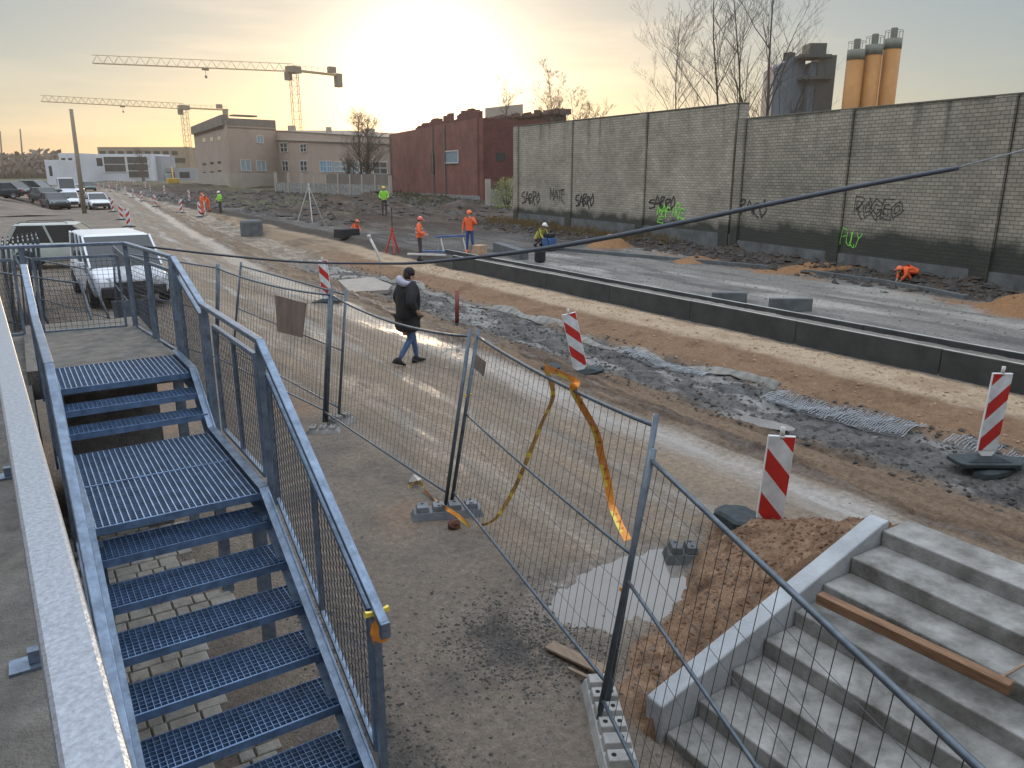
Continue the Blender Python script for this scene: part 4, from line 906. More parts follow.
# ================================================================== vehicles
M['car_white']=mat('white_car_paint',(.62,.65,.70),.25,.0,.06,2); M['car_dark']=mat('dark_car_paint',(.03,.04,.05),.25,.2,.1,2); M['car_green']=mat('green_car_paint',(.05,.09,.09),.25,.2,.1,2)
M['car_beige']=mat('pale_car_paint',(.40,.43,.40),.35,.1,.12,3); M['tyre']=mat('tyre',(.02,.02,.02),.85,0,.2,10); M['rim']=mat('rim',(.25,.26,.28),.35,.7,.1,6)
M['lamp']=mat('headlamp_glass',(.5,.53,.56),.1,.2,.1,6); M['trim']=mat('black_trim',(.02,.021,.023),.6,0,.1,6); M['plate']=mat('number_plate',(.6,.6,.58),.5,0,.05,6)
def make_car(name,cat,paint,L_,W,Ht,belt,hood,cabF,cabR,wsh,rsh,gr=.32,van=False,rails=False,top=.80,group=None):
    """L length along +y (front at +y), origin on the ground at the centre"""
    t=proto(name,'',cat,group); f=L_/2; hw=W/2
    # lower body: cross sections along y
    st=[(-f,.72,.42,belt-.18),(-f+.06,.93,gr,belt-.04),(-f+.5,1,gr*.8,belt),(cabR,1,gr*.75,belt+.01),(0,1,gr*.7,belt),(cabF,1,gr*.75,belt-.01),(cabF+.05,.99,gr*.75,hood+.03),(f-.45,.96,gr*.8,hood-.04),(f-.12,.93,gr,hood-.12),(f,.84,.36,hood-.24)]
    st=[st[0],(st[0][0]+.02,)+st[0][1:]]+st[1:-1]+[(st[-1][0]-.02,)+st[-1][1:],st[-1]]
    m=MB(); V=[];F=[]; K=12
    for (y,k,z0,z1) in st:
        w_=hw*k; h=z1-z0
        sec=[(-w_*.86,z0),(-w_*.98,z0+h*.12),(-w_,z0+h*.45),(-w_*.985,z0+h*.75),(-w_*.93,z1-.025),(-w_*.80,z1),(w_*.80,z1),(w_*.93,z1-.025),(w_*.985,z0+h*.75),(w_,z0+h*.45),(w_*.98,z0+h*.12),(w_*.86,z0)]
        for x,z in sec: V.append((x,y,z))
    for i in range(len(st)-1):
        for j in range(K): F.append((i*K+j,i*K+(j+1)%K,(i+1)*K+(j+1)%K,(i+1)*K+j))
    F.append(tuple(range(K-1,-1,-1))); F.append(tuple((len(st)-1)*K+j for j in range(K))); m.add(V,[tuple(reversed(q)) for q in F])
    o_=m.build('body',paint,t,True); sb=o_.modifiers.new('s','SUBSURF'); sb.levels=1; sb.render_levels=2
    # cabin
    b=belt-.03; r=hw*.90; rt=hw*top
    yF0,yF1=cabF+.02,cabF-wsh; yR0,yR1=cabR-.02 if False else cabR,cabR+rsh
    ym=(yF1+yR1)/2; cz=Ht
    P=[(-r,yR0,b),(r,yR0,b),(r,yF0,b),(-r,yF0,b),(-rt,yR1,cz-.06),(rt,yR1,cz-.06),(rt,yF1,cz-.05),(-rt,yF1,cz-.05)]
    m=MB(); m.hexa(P); m.build('cabin','glass',t)
    m=MB(); e=.012
    R0=[(-rt-.02,yR1-.06,cz-.07),(rt+.02,yR1-.06,cz-.07),(rt+.02,yF1+.05,cz-.06),(-rt-.02,yF1+.05,cz-.06)]
    R1=[(-rt*.9,yR1+.05,cz-.01),(rt*.9,yR1+.05,cz-.01),(rt*.9,yF1-.12,cz),(-rt*.9,yF1-.12,cz)]
    m.hexa(R0+R1); ro_=m.build('roof',paint,t,bevel=.07); ro_.modifiers['bevel'].segments=4
    # pillars
    for s in (-1,1):
        bars=[((s*(r+.004),yF0-.01,b),(s*(rt+.006),yF1,cz-.06),.05,.07),((s*(r+.006),yR0+.04,b),(s*(rt+.008),yR1+.03,cz-.06),.05,.14)]
        for q in ((.5,) if not van else (.36,.66)):
            yb=yR0+(yF0-yR0)*q; yt=yR1+(yF1-yR1)*q; bars.append(((s*(r+.004),yb,b),(s*(rt+.006),yt,cz-.06),.03,.07))
        for q in bars: m=MB(); m.bar(*q); m.build('window_pillar',paint,t)
        m=MB(); m.rbox((s*(hw+.08),cabF-.22,belt+.07),.17,.09,.13); m.build('wing_mirror',paint if van else 'trim',t,bevel=.02)
        # headlights, tail lights
        m=MB(); m.hexa([(s*hw*.90,f-.28,hood-.33),(s*hw*.52,f-.0,hood-.36),(s*hw*.52,f-.09,hood-.17),(s*hw*.90,f-.34,hood-.15),(s*hw*.97,f-.20,hood-.33),(s*hw*.54,f+.035,hood-.36),(s*hw*.54,f-.01,hood-.19),(s*hw*.96,f-.24,hood-.17)]); m.build('headlight','lamp',t)
        m=MB(); m.rbox((s*hw*.86,-f+.04,belt-.22),.16,.1,.3); m.build('tail_light','red',t,bevel=.01)
        m=MB(); 
        for y in (cabR+.75,cabF-.35): m.rbox((s*hw*.995,y,belt-.14),.02,.16,.025)
        m.build('door_handles','trim',t)
        if rails:
            m=MB(); m.tube([(s*rt*.86,yR1+.1,cz-.0),(s*rt*.86,yR1+.2,cz+.05),(s*rt*.86,yF1-.3,cz+.05),(s*rt*.86,yF1-.2,cz)],.014,6); m.build('roof_rail','trim',t)
    m=MB(); m.rbox((0,f-.0,hood-.36),hw*.9,.06,.14); m.build('grille','trim',t,bevel=.01)
    m=MB(); m.rbox((0,f-.03,gr+.16),hw*1.62,.2,.24); m.build('bumper','trim',t,bevel=.04)
    m=MB(); m.rbox((0,f+.055,gr+.17),.50,.012,.11); m.build('number_plate','plate',t)
    for s in (-1,1):
        for y in (f-.88,-f+.85):
            w=MB(); wr=.33; K=20; V=[];F=[]
            prof=[(.21,.0),(.30,.0),(wr,.03),(wr,.18),(.30,.21),(.21,.21)]
            for rr_,xx in prof:
                for k in range(K):
                    a=2*math.pi*k/K; V.append((s*(hw-.21+xx+.02),y+rr_*math.cos(a),wr+rr_*math.sin(a)))
            for i in range(len(prof)-1):
                for k in range(K): F.append((i*K+k,i*K+(k+1)%K,(i+1)*K+(k+1)%K,(i+1)*K+k))
            F.append(tuple(range(K))); w.add(V,F); wo=w.build('wheel','tyre',t)
            w=MB(); c=(s*(hw+.012),y,wr); 
            V=[(c[0],y+.2*math.cos(2*math.pi*k/K),wr+.2*math.sin(2*math.pi*k/K)) for k in range(K)]+[(c[0]-s*.03,y+.05*math.cos(2*math.pi*k/K),wr+.05*math.sin(2*math.pi*k/K)) for k in range(K)]
            w.add(V,[(k,(k+1)%K,K+(k+1)%K,K+k) for k in range(K)]+[tuple(K+k for k in range(K))]); ro=w.build('rim','rim',t); 
            ro.parent=wo; ro.location=ro.location-wo.location
            a=MB(); a.add([(s*(hw+.003),y+.39*math.cos(math.pi*k/10),wr+.39*math.sin(math.pi*k/10)) for k in range(11)]+[(s*(hw+.003),y+.335*math.cos(math.pi*k/10),wr+.335*math.sin(math.pi*k/10)) for k in range(11)],[(k,k+1,12+k,11+k) for k in range(10)]); a.build('wheel_arch','trim',t)
    return t
def put(o,x,y,rz,label,z=None): o.location=(x,y,hz1(x,y) if z is None else z); o.rotation_euler=(0,0,rz); o['label']=label; return o
PI=math.pi
van=make_car('parked_van','van','car_white',4.9,1.9,1.80,1.05,1.0,1.72,-2.1,1.05,.25,van=True,top=.86)
put(van,2.12,24.3,PI+R(3),'large white van with dusty bonnet facing the viewer behind the staircase')
wag=make_car('parked_car','car','car_beige',4.5,1.8,1.62,.98,.92,1.0,-2.0,.75,.35,rails=True,top=.82)
put(wag,1.55,33.2,-PI/2-R(14),'pale estate car with roof rails parked sideways just beyond the white van')
hb=make_car('parked_car','car','car_white',4.3,1.75,1.48,.92,.86,.95,-1.75,.8,.55,top=.78)
p=at(100,210); put(hb,p.x,p.y+2,PI+R(4),'white hatchback on the right of the pair beyond the wooden pole')
p=at(72,208); c=copy_tree(hb); put(c,p.x,p.y+2,PI-R(3),'white hatchback on the left of the pair, half hidden by the wooden pole')
dk=make_car('parked_car','car','car_dark',4.4,1.78,1.5,.94,.88,1.0,-1.8,.8,.5,top=.78)
def farput(o,px,py,z,rz,label): p=at(px,py,z); put(o,p.x,p.y,rz,label,z)
farput(dk,17,197,.9,PI+R(35),'dark blue-grey car on the raised ground at the far left')
c=copy_tree(dk); farput(c,-6,199,.9,PI/2+R(20),'dark car cut off by the left edge of the photo')
gn=make_car('parked_car','car','car_green',4.4,1.78,1.6,.96,.9,1.0,-1.9,.8,.4,top=.8); farput(gn,39,196,.9,PI+R(50),'dark green car parked right of the blue-grey one at far left')
wv=make_car('delivery_van','van','car_white',5.6,2.0,2.55,1.35,1.15,2.0,-2.7,.6,.1,van=True,top=.9); farput(wv,68,198,0,PI,'tall white delivery van behind the two white hatchbacks')
c=copy_tree(gn); farput(c,90,191,0,PI,'dark teal car right of the tall white delivery van')
c=copy_tree(dk); farput(c,47,203,.4,PI+R(20),'dark car parked behind the rough earth bank beside the green one')
c=copy_tree(hb); farput(c,78,194,0,PI-R(8),'small white car just behind the wooden pole, far beyond the hatchbacks')
c=copy_tree(dk); farput(c,56,209,0,PI+R(10),'low dark car left of the white hatchbacks')
# raised ground under the far left cars
M['earth_pale']=mat('bare_earth',(.16,.125,.10),.95,0,.35,.6,.4,4)
m=MB(); N_=18; V=[];F=[]
for i in range(N_+1):
    for j,(w0,zz_) in enumerate(((0,-.1),(.18,.55),(.3,.92),(.7,.94),(1,.9))):
        y=72+i*4.2; x=3.4-w0*16+.5*math.sin(i*1.3)+.25*math.sin(i*3.1+j); V.append((x,y,zz_*min(1,(i+.2)/2.5)+.07*math.sin(i*2.1+j*1.7)))
for i in range(N_):
    for j in range(4): F.append((i*5+j,i*5+j+1,(i+1)*5+j+1,(i+1)*5+j))
m.add(V,F); o=m.build('earth_bank','earth_pale',smooth=True); struct(o)
# ================================================================== far buildings
M['pink']=mat('pinkish_render',(.34,.265,.215),.9,0,.10,.35,.1,8); M['pink_base']=mat('plinth_render',(.36,.31,.26),.9,0,.12,.4)
M['roof_dark']=mat('roof_felt',(.16,.14,.12),.9,0,.2,.5); M['frame_white']=mat('window_frame_white',(.6,.6,.58),.6,0,.05,5)
M['brick_red_wall']=brick_mat('red_brick',(.235,.085,.065),(.185,.068,.053),(.16,.10,.085),bw=.25,rh=.09,mort=.008,stain=False)
M['brick_dark_red']=brick_mat('dark_red_brick',(.15,.045,.035),(.11,.035,.03),(.09,.05,.045),bw=.25,rh=.09,mort=.008,stain=False)
def facade(t,A,B,z0,z1a,z1b,matn,th=.4,name='wall'):
    A=Vector((A[0],A[1],0));B=Vector((B[0],B[1],0)); n=(B-A).normalized().cross(Vector((0,0,1)))
    if n.dot(Vector((-A.x,-A.y,0)))<0: n=-n
    m=MB(); q=-n*th
    m.hexa([A+Vector((0,0,z0)),B+Vector((0,0,z0)),B+q+Vector((0,0,z0)),A+q+Vector((0,0,z0)),A+Vector((0,0,z1a)),B+Vector((0,0,z1b)),B+q+Vector((0,0,z1b)),A+q+Vector((0,0,z1a))])
    m.build(name,matn,t); return A,B,n
def win(t,A,B,n,px0,py0,px1,py1,glass='glass',frame='frame_white',off=.05,bars=(1,0),name='window',fr=.12):
    """opening in a facade running A->B, laid over photo columns/rows"""
    d=(B-A).normalized()
    def hit(x,y):
        r=ray(x,y); den=r[0]*d.y-r[1]*d.x; k=(A.x*d.y-A.y*d.x)/den; return Vector((r[0]*k,r[1]*k,H+r[2]*k))
    a=hit(px0,py1);b=hit(px1,py1); c0=hit((px0+px1)/2,py0).z; c1=hit((px0+px1)/2,py1).z
    a.z=b.z=c1; up=Vector((0,0,c0-c1)); w=MB()
    a=a+n*off;b=b+n*off; w.hexa([a,b,b-n*.04,a-n*.04,a+up,b+up,b+up-n*.04,a+up-n*.04]); wo=w.build(name,glass,t)
    if frame:
        w=MB(); o_=n*.03
        for p,q in ((a,b),(a+up,b+up),(a,a+up),(b,b+up)): w.bar(p+o_,q+o_,fr,fr*.7,(0,0,1) if abs((q-p).z)<.1 else n)
        for i in range(bars[0]): p=a.lerp(b,(i+1)/(bars[0]+1)); w.bar(p+o_,p+up+o_,fr*.8,fr*.6,n)
        for i in range(bars[1]): q=up*((i+1)/(bars[1]+1)); w.bar(a+q+o_,b+q+o_,fr*.8,fr*.6)
        fo=w.build('frame',frame,t)
        fo.parent=wo; fo.location=(0,0,0); 
        for v in fo.data.vertices: v.co=v.co
    return wo
# children of things are stored relative to the thing; keep window frames aligned (same origin as the window)
# ---- pinkish corner building
Lc=at(193,128,12.6); Cc=atD(231,190,143); Rc=at(276,128,11.2)
t=thing('pink_building','pinkish two-storey rendered corner building with a sloping parapet, left of the long pink wing','building',(Cc.x,Cc.y,0))
C2=(Cc.x,Cc.y);L2=(Lc.x,Lc.y);R2=(Rc.x,Rc.y)
A,B,n1=facade(t,L2,C2,-1.5,12.6,12.0,'pink'); A2,B2,n2=facade(t,C2,R2,-1.5,11.2,11.2,'pink')
m=MB(); 
zt_=12.6
par=[Vector((*L2,11.2)),Vector((*C2,11.2))]; 
m=MB(); nn=n1*.5; m.hexa([par[0]+nn,par[1]+nn,par[1]-nn,par[0]-nn,par[0]+nn+Vector((0,0,1.6)),par[1]+nn+Vector((0,0,1.75)),par[1]-nn+Vector((0,0,1.75)),par[0]-nn+Vector((0,0,1.6))]); m.build('parapet','roof_dark',t)
A,B=Vector((*L2,0)),Vector((*C2,0)); A2,B2=Vector((*C2,0)),Vector((*R2,0))
m=MB(); m.prism([(L2[0],L2[1]),(C2[0],C2[1]),(R2[0],R2[1]),(R2[0]+(L2[0]-C2[0])*.8,R2[1]+(L2[1]-C2[1])*.8)],10.7,11.0); m.build('roof','roof_dark',t)
m=MB(); 
for P_,Q_,n_ in ((A,B,n1),(A2,B2,n2)): m.hexa([P_+n_*.12,Q_+n_*.12,Q_,P_,P_+n_*.12+Vector((0,0,3.0)),Q_+n_*.12+Vector((0,0,3.0)),Q_+Vector((0,0,3.0)),P_+Vector((0,0,3.0))])
m.build('base_course','pink_base',t)
for (x0,y0,x1,y1) in [(241,160,251,171),(257,161,266,171),(257,136,263,143)]: win(t,A2,B2,n2,x0,y0,x1,y1,'glass_sky')
for k in range(3):
    for (yy,dy) in ((138,4),(163,2.2),(172,1.6)): win(t,A,B,n1,203+k*7.5,yy-k*.9,206.2+k*7.5,yy+dy-k*.9,'glass',None)
m=MB(); q=Vector((*C2,0)).lerp(Vector((*R2,0)),.5); m.rbox((q.x,q.y+3,11.9),10,3,1.4,.2); m.rbox((q.x-.5,q.y+3,13.2),4.5,2,.25,.2); m.build('roof_shed','roof_dark',t)
# ---- long wing
W0=Vector((*R2,0)); W1v=atD(392,195,117); W1=Vector((W1v.x,W1v.y,0)); D0=W0.x*sa+W0.y*ca
zl=atD(277,131,D0).z; zr_=atD(392,138,117).z
t=thing('pink_building','long low pink wing with bare tree in front, between corner building and red brick building','building',(W0.x,W0.y,0))
A,B,nw=facade(t,W0,W1,-2.5,zl,zr_,'pink')
off=nw*.35
m=MB(); zl2=atD(277,138,D0).z; zr2=atD(392,142,117).z
m.hexa([W0+off+Vector((0,0,zl2-.35)),W1+off+Vector((0,0,zr2-.3)),W1+Vector((0,0,zr2-.3)),W0+Vector((0,0,zl2-.35)),W0+off+Vector((0,0,zl2)),W1+off+Vector((0,0,zr2)),W1+Vector((0,0,zr2)),W0+Vector((0,0,zl2))]); m.build('cornice','pink_base',t)
m=MB(); bk=-nw*14; m.hexa([W0+Vector((0,0,zl-.2)),W1+Vector((0,0,zr_-.2)),W1+bk+Vector((0,0,zr_-.2)),W0+bk+Vector((0,0,zl-.2)),W0+Vector((0,0,zl+.12)),W1+Vector((0,0,zr_+.12)),W1+bk+Vector((0,0,zr_+.5)),W0+bk+Vector((0,0,zl+.5))]); m.build('roof','roof_dark',t)
for (x0,y0,x1,y1,g) in [(283,161,289,171,'glass'),(301,161,308,171,'glass'),(321,161,327,172,'blue_pane'),(328,161,333,172,'blue_pane'),(335,162,347,172,'glass_sky'),(281,143,288,152,'glass'),(301,144,307,152,'glass'),(350,162,360,173,'glass_sky'),(363,162,372,173,'glass'),(374,162,388,174,'glass')]:
    M.setdefault('blue_pane',mat('blue_window',(.12,.28,.42),.3,0,.1,2)); win(t,A,B,nw,x0,y0,x1,y1,g,'frame_white',bars=(1,1))
for x in (276.5,316,393): 
    q=atD(x,195,D0+(117-D0)*(x-277)/115); m=MB(); m.bar(Vector((q.x,q.y,-1))+nw*.15,Vector((q.x,q.y,(zl2 if x<300 else zr2)-.3))+nw*.15,.25,.25); m.build('drain_pipe','roof_dark',t)
for x,w_ in ((292,.9),(329,.6),(370,.9)):
    f=(x-277)/115; D_=D0+(117-D0)*f; q=atD(x,131+6*f,D_+4); m=MB(); m.rbox((q.x,q.y,q.z+.3),w_*1.3,w_*1.3,1.6); m.build('chimney','pink_base',t)
# ---- concrete fence in front of the wing
Fn=8; pts=[(277,197),(290,197.5),(303,198),(316,198.7),(328,199),(340,199.5),(352,200.5),(364,201.5),(377,203),(391,203.5)]
t=thing('concrete_fence','pale concrete panel fence with tall posts in front of the long pink wing','fence',(at(335,199,.3)))
Dp=[112-(x-277)*.24 for x,_ in pts]
for i,(x,y) in enumerate(pts):
    q=atD(x,y,Dp[i]); tp=atD(x,172+(x-277)*.03,Dp[i]); m=MB(); m.bar((q.x,q.y,-.6),(q.x,q.y,tp.z),.32,.32); m.build('post','pink_base',t)
    if i:
        q0=atD(pts[i-1][0],y,Dp[i-1]); m=MB(); zt_=atD(x,182+(x-277)*.03,Dp[i]).z; m.bar((q0.x,q0.y,(zt_-.6)/2),(q.x,q.y,(zt_-.6)/2),.12,zt_+.6); m.build('fence_slab','conc',t)
        if i>4: 
            m=MB(); zt2=atD(x,174,Dp[i]).z; m.bar((q0.x,q0.y,(zt_+zt2)/2),(q.x,q.y,(zt_+zt2)/2),.08,zt2-zt_-.02); m.build('upper_slab','brick_dark',t) if 'brick_dark' in M else m.build('upper_slab','roof_dark',t)
# ---- red brick building
E0=atD(393,196,115); E1=atD(480,206,80); t=thing('red_brick_building','red brick building with crumbling roof edge, between the pink wing and the grey wall','building',(E0.x,E0.y,0))
E0=Vector((E0.x,E0.y,0));E1=Vector((E1.x,E1.y,0)); zA=atD(393,134,115).z; zB=atD(480,121,80).z
A,B,ne=facade(t,E0,E1,-1.5,zA,zA+.0,'brick_red_wall'); A_e,B_e=E0,E1
G1=atD(517,203,84); G1=Vector((G1.x+4,G1.y-.5,0)); facade(t,E1,G1,-1.5,zA,zA,'brick_dark_red')
m=MB(); m.prism([(E0.x+.5,E0.y),(E1.x+.5,E1.y+.5),(G1.x,G1.y+.5),(E0.x+16,E0.y+6)],zA-.6,zA-.3); m.build('roof','roof_dark',t)
# ragged parapet remains
rg=random.Random(5); zp=[atD(x,y,115-(x-393)/87*35).z for x,y in ((425,131),(436,121),(450,118),(465,120),(480,118),)]
m=MB(); N_=34; prev=None
for i in range(N_):
    f0=.36+.64*i/N_; f1=.36+.64*(i+1)/N_; a=E0.lerp(E1,f0);b=E0.lerp(E1,f1); hh=.15+.75*min(1,(f0-.36)*4)+rg.uniform(-.25,.2)
    if 14<i<17 or 20<i<24: hh*=.35
    m.hexa([a+Vector((0,0,zA)),b+Vector((0,0,zA)),b-ne*.4+Vector((0,0,zA)),a-ne*.4+Vector((0,0,zA)),a+Vector((0,0,zA+hh)),b+Vector((0,0,zA+hh*rg.uniform(.8,1.1))),b-ne*.4+Vector((0,0,zA+hh)),a-ne*.4+Vector((0,0,zA+hh))])
m.build('ragged_parapet','brick_dark_red',t)
win(t,A_e,B_e,ne,446,151,459,163,'glass_sky',bars=(0,0)); win(t,A_e,B_e,ne,432,154,435,174,'glass',None); win(t,E1,G1,(lambda v:-v if v.dot(Vector((-E1.x,-E1.y,0)))<0 else v)((G1-E1).normalized().cross(Vector((0,0,1)))),496,153,505,161,'glass',None)
for f in (.0,.57,.70): 
    q=E0.lerp(E1,f)+ne*.1; m=MB(); m.bar((q.x,q.y,0),(q.x,q.y,zA-.1),.18,.18); m.build('drain_pipe','roof_dark',t)
m=MB(); a=E0+ne*.2;b=E1+ne*.2; m.hexa([a+Vector((0,0,-1)),b+Vector((0,0,-1)),E1+Vector((0,0,-1)),E0+Vector((0,0,-1)),a+Vector((0,0,.5)),b+Vector((0,0,1.0)),E1+Vector((0,0,1.0)),E0+Vector((0,0,.5))]); m.build('plinth','conc',t)
# ---- ruined brown shed behind it
t=thing('ruined_shed','dark brown tumbledown building with scrub on its roof above the end of the grey wall','building',(atD(530,140,100)))
q0=atD(484,140,100);q1=atD(566,140,92); zt0=atD(484,122,100).z; zt1=atD(566,108,92).z
A=Vector((q0.x,q0.y,0));B=Vector((q1.x,q1.y,0)); bkv=Vector((sa,ca,0))*14
m=MB(); m.hexa([A,B,B+bkv,A+bkv,A+Vector((0,0,zt0)),B+Vector((0,0,zt1-.4)),B+bkv+Vector((0,0,zt1)),A+bkv+Vector((0,0,zt0))]); m.build('wall','brick_brown' if 'brick_brown' in M else 'roof_brown',t) if 0 else None
M['rust_roof']=mat('rusty_roof',(.12,.07,.055),.9,0,.4,1.2,.4,6)
m.build('wall','rust_roof',t)
m=MB(); rg=random.Random(2)
for i in range(40):
    f=i/39; p=A.lerp(B,f)+Vector((0,0,zt0+(zt1-.4-zt0)*f)); m.rbox(p+Vector((rg.uniform(-.3,.3),0,rg.uniform(0,.25))),rg.uniform(.3,1),.6,rg.uniform(.2,.7),rg.uniform(0,3),0,rg.uniform(-.4,.4))
m.build('rubble_edge','rust_roof',t)
q0=atD(485,108,112);q1=atD(523,104,112); m=MB(); m.hexa([Vector((q0.x,q0.y,zt0-2)),Vector((q1.x,q1.y,zt0-2)),Vector((q1.x,q1.y,zt0-2))+bkv,Vector((q0.x,q0.y,zt0-2))+bkv,Vector((q0.x,q0.y,q0.z)),Vector((q1.x,q1.y,q1.z)),Vector((q1.x,q1.y,q1.z))+bkv,Vector((q0.x,q0.y,q0.z))+bkv]); m.build('upper_storey','pink_base',t)
# ---- small concrete gate fence between red building and wall
t=thing('concrete_fence','short broken concrete fence bay in the gap between red building and grey wall','fence',atD(500,205,66))
for x in (488,511):
    q=atD(x,206,66); tp=atD(x,179,66); m=MB(); m.bar((q.x,q.y,-.2),(q.x,q.y,tp.z),.35,.35); m.build('post','pink_base',t)
q0=atD(489,205,66);q1=atD(511,205,66); zt_=atD(500,189,66).z; m=MB(); m.bar((q0.x,q0.y,(zt_)/2),(q1.x,q1.y,zt_/2),.12,zt_); m.build('fence_slab','conc',t)
zt2=atD(500,181,66).z; m=MB(); m.bar((q0.x,q0.y,(zt_+zt2)/2+.02),(q1.x,q1.y,(zt_+zt2)/2+.02),.1,zt2-zt_-.04); m.build('upper_slab','rust_roof',t)
# ---- modern white building and others at the far left
M['white_wall']=mat('white_facade',(.55,.56,.60),.7,0,.08,.3); M['grey_wall']=mat('grey_facade',(.28,.29,.31),.8,0,.12,.3); M['tan_wall']=mat('tan_facade',(.26,.21,.16),.85,0,.15,.3)
M['bay_glass']=mat('dark_bay_glass',(.06,.06,.06),.3,0,.4,.5)
def block(label,x0,x1,yt,D_,matn,depth=14,zt=None,name='far_building',parts=None,D1=None):
    a=atD(x0,yt,D_); b=atD(x1,yt,D1 or D_); z=a.z if zt is None else zt
    t=thing(name,label,'building',(a.x,a.y,0)); bk=Vector((sa,ca,0))*depth
    A=Vector((a.x,a.y,0));B=Vector((b.x,b.y,0)); up=Vector((0,0,z)); m=MB(); m.hexa([A-Vector((0,0,2)),B-Vector((0,0,2)),B+bk-Vector((0,0,2)),A+bk-Vector((0,0,2)),A+up,B+up,B+bk+up,A+bk+up]); m.build('wall',matn,t,bevel=.05)
    n=(B-A).normalized().cross(Vector((0,0,1))); n=-n if n.dot(-A)<0 else n
    for w in (parts or []):
        x0_,y0_,x1_,y1_,g=w[:5]; win(t,A,B,n,x0_,y0_,x1_,y1_,g,w[5] if len(w)>5 else None,bars=w[6] if len(w)>6 else (1,1),fr=.25)
    return t
block('long tan roofed building with a dark upper storey behind the white one',97,187,147,300,'tan_wall',20,parts=[(100+i*9,151,106+i*9,155,'glass') for i in range(9)]+[(100,158,186,163,'glass')])
block('long white modern building with two dark framed glass bays',75,152,154,230,'white_wall',12,parts=[(105,156.5,127,172,'bay_glass','frame_white',(0,1)),(129,156.5,150,178,'bay_glass','frame_white',(0,2)),(80,158,84,166,'glass'),(90,158,93,166,'glass'),(96,158,103,166,'glass')])
block('small blue-grey block right of the white modern building',152,160,156,232,'grey_wall',10,parts=[(154,160,158,172,'glass_sky')])
block('white gabled house left of the white modern building',58,76,153,215,'white_wall',10,parts=[(62,158,66,164,'glass'),(69,158,73,164,'glass')])
block('small white house at the far left with a dark doorway',44,57,160,200,'white_wall',8,parts=[(50,166,53,176,'glass')])
block('low grey hall right of the blue-grey block',160,196,168,235,'grey_wall',12,parts=[(165,172,175,178,'glass'),(180,172,190,178,'glass')])
# ================================================================== cranes
M['crane']=mat('crane_yellow',(.42,.30,.16),.6,0,.15,2); M['crane_dark']=mat('crane_ballast',(.20,.17,.13),.8,0,.15,2)
def crane(label,D_,mx,my_top,my_bot,jx,jy,cx,cy,w_,cab=True,r=.07):
    base=atD(mx,my_bot,D_); top=atD(mx,my_top,D_); tip=at(jx,jy,top.z); end=at(cx,cy,top.z)
    t=thing('tower_crane',label,'crane',(base.x,base.y,0)); B0=Vector((base.x,base.y,0)); Z=top.z
    def lattice(name,a,b,w,h,n,tri=False):
        m=MB(); a=Vector(a);b=Vector(b); d=(b-a).normalized(); s=d.cross(Vector((0,0,1))); s=s.normalized() if s.length>.1 else Vector((1,0,0)); u=s.cross(d).normalized()
        if abs(d.z)>.9: s=Vector((ca,-sa,0)); u=Vector((sa,ca,0))
        C_=[(s*-w/2-u*h/2),(s*w/2-u*h/2),(s*w/2+u*h/2),(s*-w/2+u*h/2)] if not tri else [(s*-w/2-u*h/2),(s*w/2-u*h/2),(u*h/2)]
        for c in C_: m.tube([a+c,b+c],r,4)
        for i in range(n):
            p=a.lerp(b,i/n);q=a.lerp(b,(i+1)/n); K=len(C_); md=p.lerp(q,.5)
            for k in range(K):
                if tri and k!=0:
                    apex=C_[2]; other=C_[0] if k==2 else C_[1]; m.tube([p+other,md+apex],r*.6,3); m.tube([md+apex,q+other],r*.6,3)
                elif tri: m.tube([p+C_[0],q+C_[1]],r*.5,3)
                else: m.tube([p+C_[k],q+C_[(k+1)%K]],r*.6,3); m.tube([p+C_[k],p+C_[(k+1)%K]],r*.5,3)
        m.build(name,'crane',t)
    lattice('mast',B0,B0+Vector((0,0,Z)),w_,w_,int(Z/w_))
    J=Vector((tip.x,tip.y,tip.z+.2)); P0=Vector((base.x,base.y,Z+.3)); L_=(J-P0).length
    lattice('jib',P0,J,w_*.75,w_*.95,int(L_/2.2),True)
    E_=Vector((end.x,end.y,Z+.2)); m=MB(); d=(E_-P0); m.bar(P0-Vector((0,0,.6)),E_-Vector((0,0,.6)),w_*.7,.45); 
    for i in range(8): q=P0.lerp(E_,i/8); m.tube([q+Vector((0,0,-.3)),q+Vector((0,0,.9))],r*.6,3)
    m.tube([P0+Vector((0,0,.6)),E_+Vector((0,0,.6))],r*.6,3); m.build('counter_jib','crane',t)
    m=MB(); q=P0.lerp(E_,.93); m.rbox((q.x,q.y,Z-1.7),1.6,1.6,3.4,math.atan2(d.y,d.x)); m.build('ballast','crane_dark',t)
    m=MB(); q=P0.lerp(E_,.8); m.rbox((q.x,q.y,Z+.8),2,1.3,1.5,math.atan2(d.y,d.x)); m.build('winch','crane_dark',t)
    m=MB(); m.rbox((base.x,base.y,Z-.2),w_*1.5,w_*1.5,1.6,.5); m.build('slewing_ring','crane_dark',t)
    m=MB(); q=P0.lerp(J,.03); m.rbox((q.x,q.y,Z-1.8),1.4,1.4,1.9,.5); m.build('cab','crane_dark',t)
    m=MB(); q=P0.lerp(J,.46); m.rbox((q.x,q.y,Z-1.0),1.5,.8,.4,math.atan2(d.y,d.x)); m.tube([(q.x,q.y,Z-1.1),(q.x,q.y,Z-2.6)],.05,4); m.rbox((q.x,q.y,Z-2.7),.5,.4,.6); m.build('trolley','crane_dark',t)
crane('larger tower crane with a square ballast block standing behind the pink building, nearer the sun',210,299,69,150,92,60,341,74,1.9)
crane('smaller, more distant tower crane at the left, its jib just above the leaning pole',300,191,107,175,41,99,228,109,2.0,r=.085)
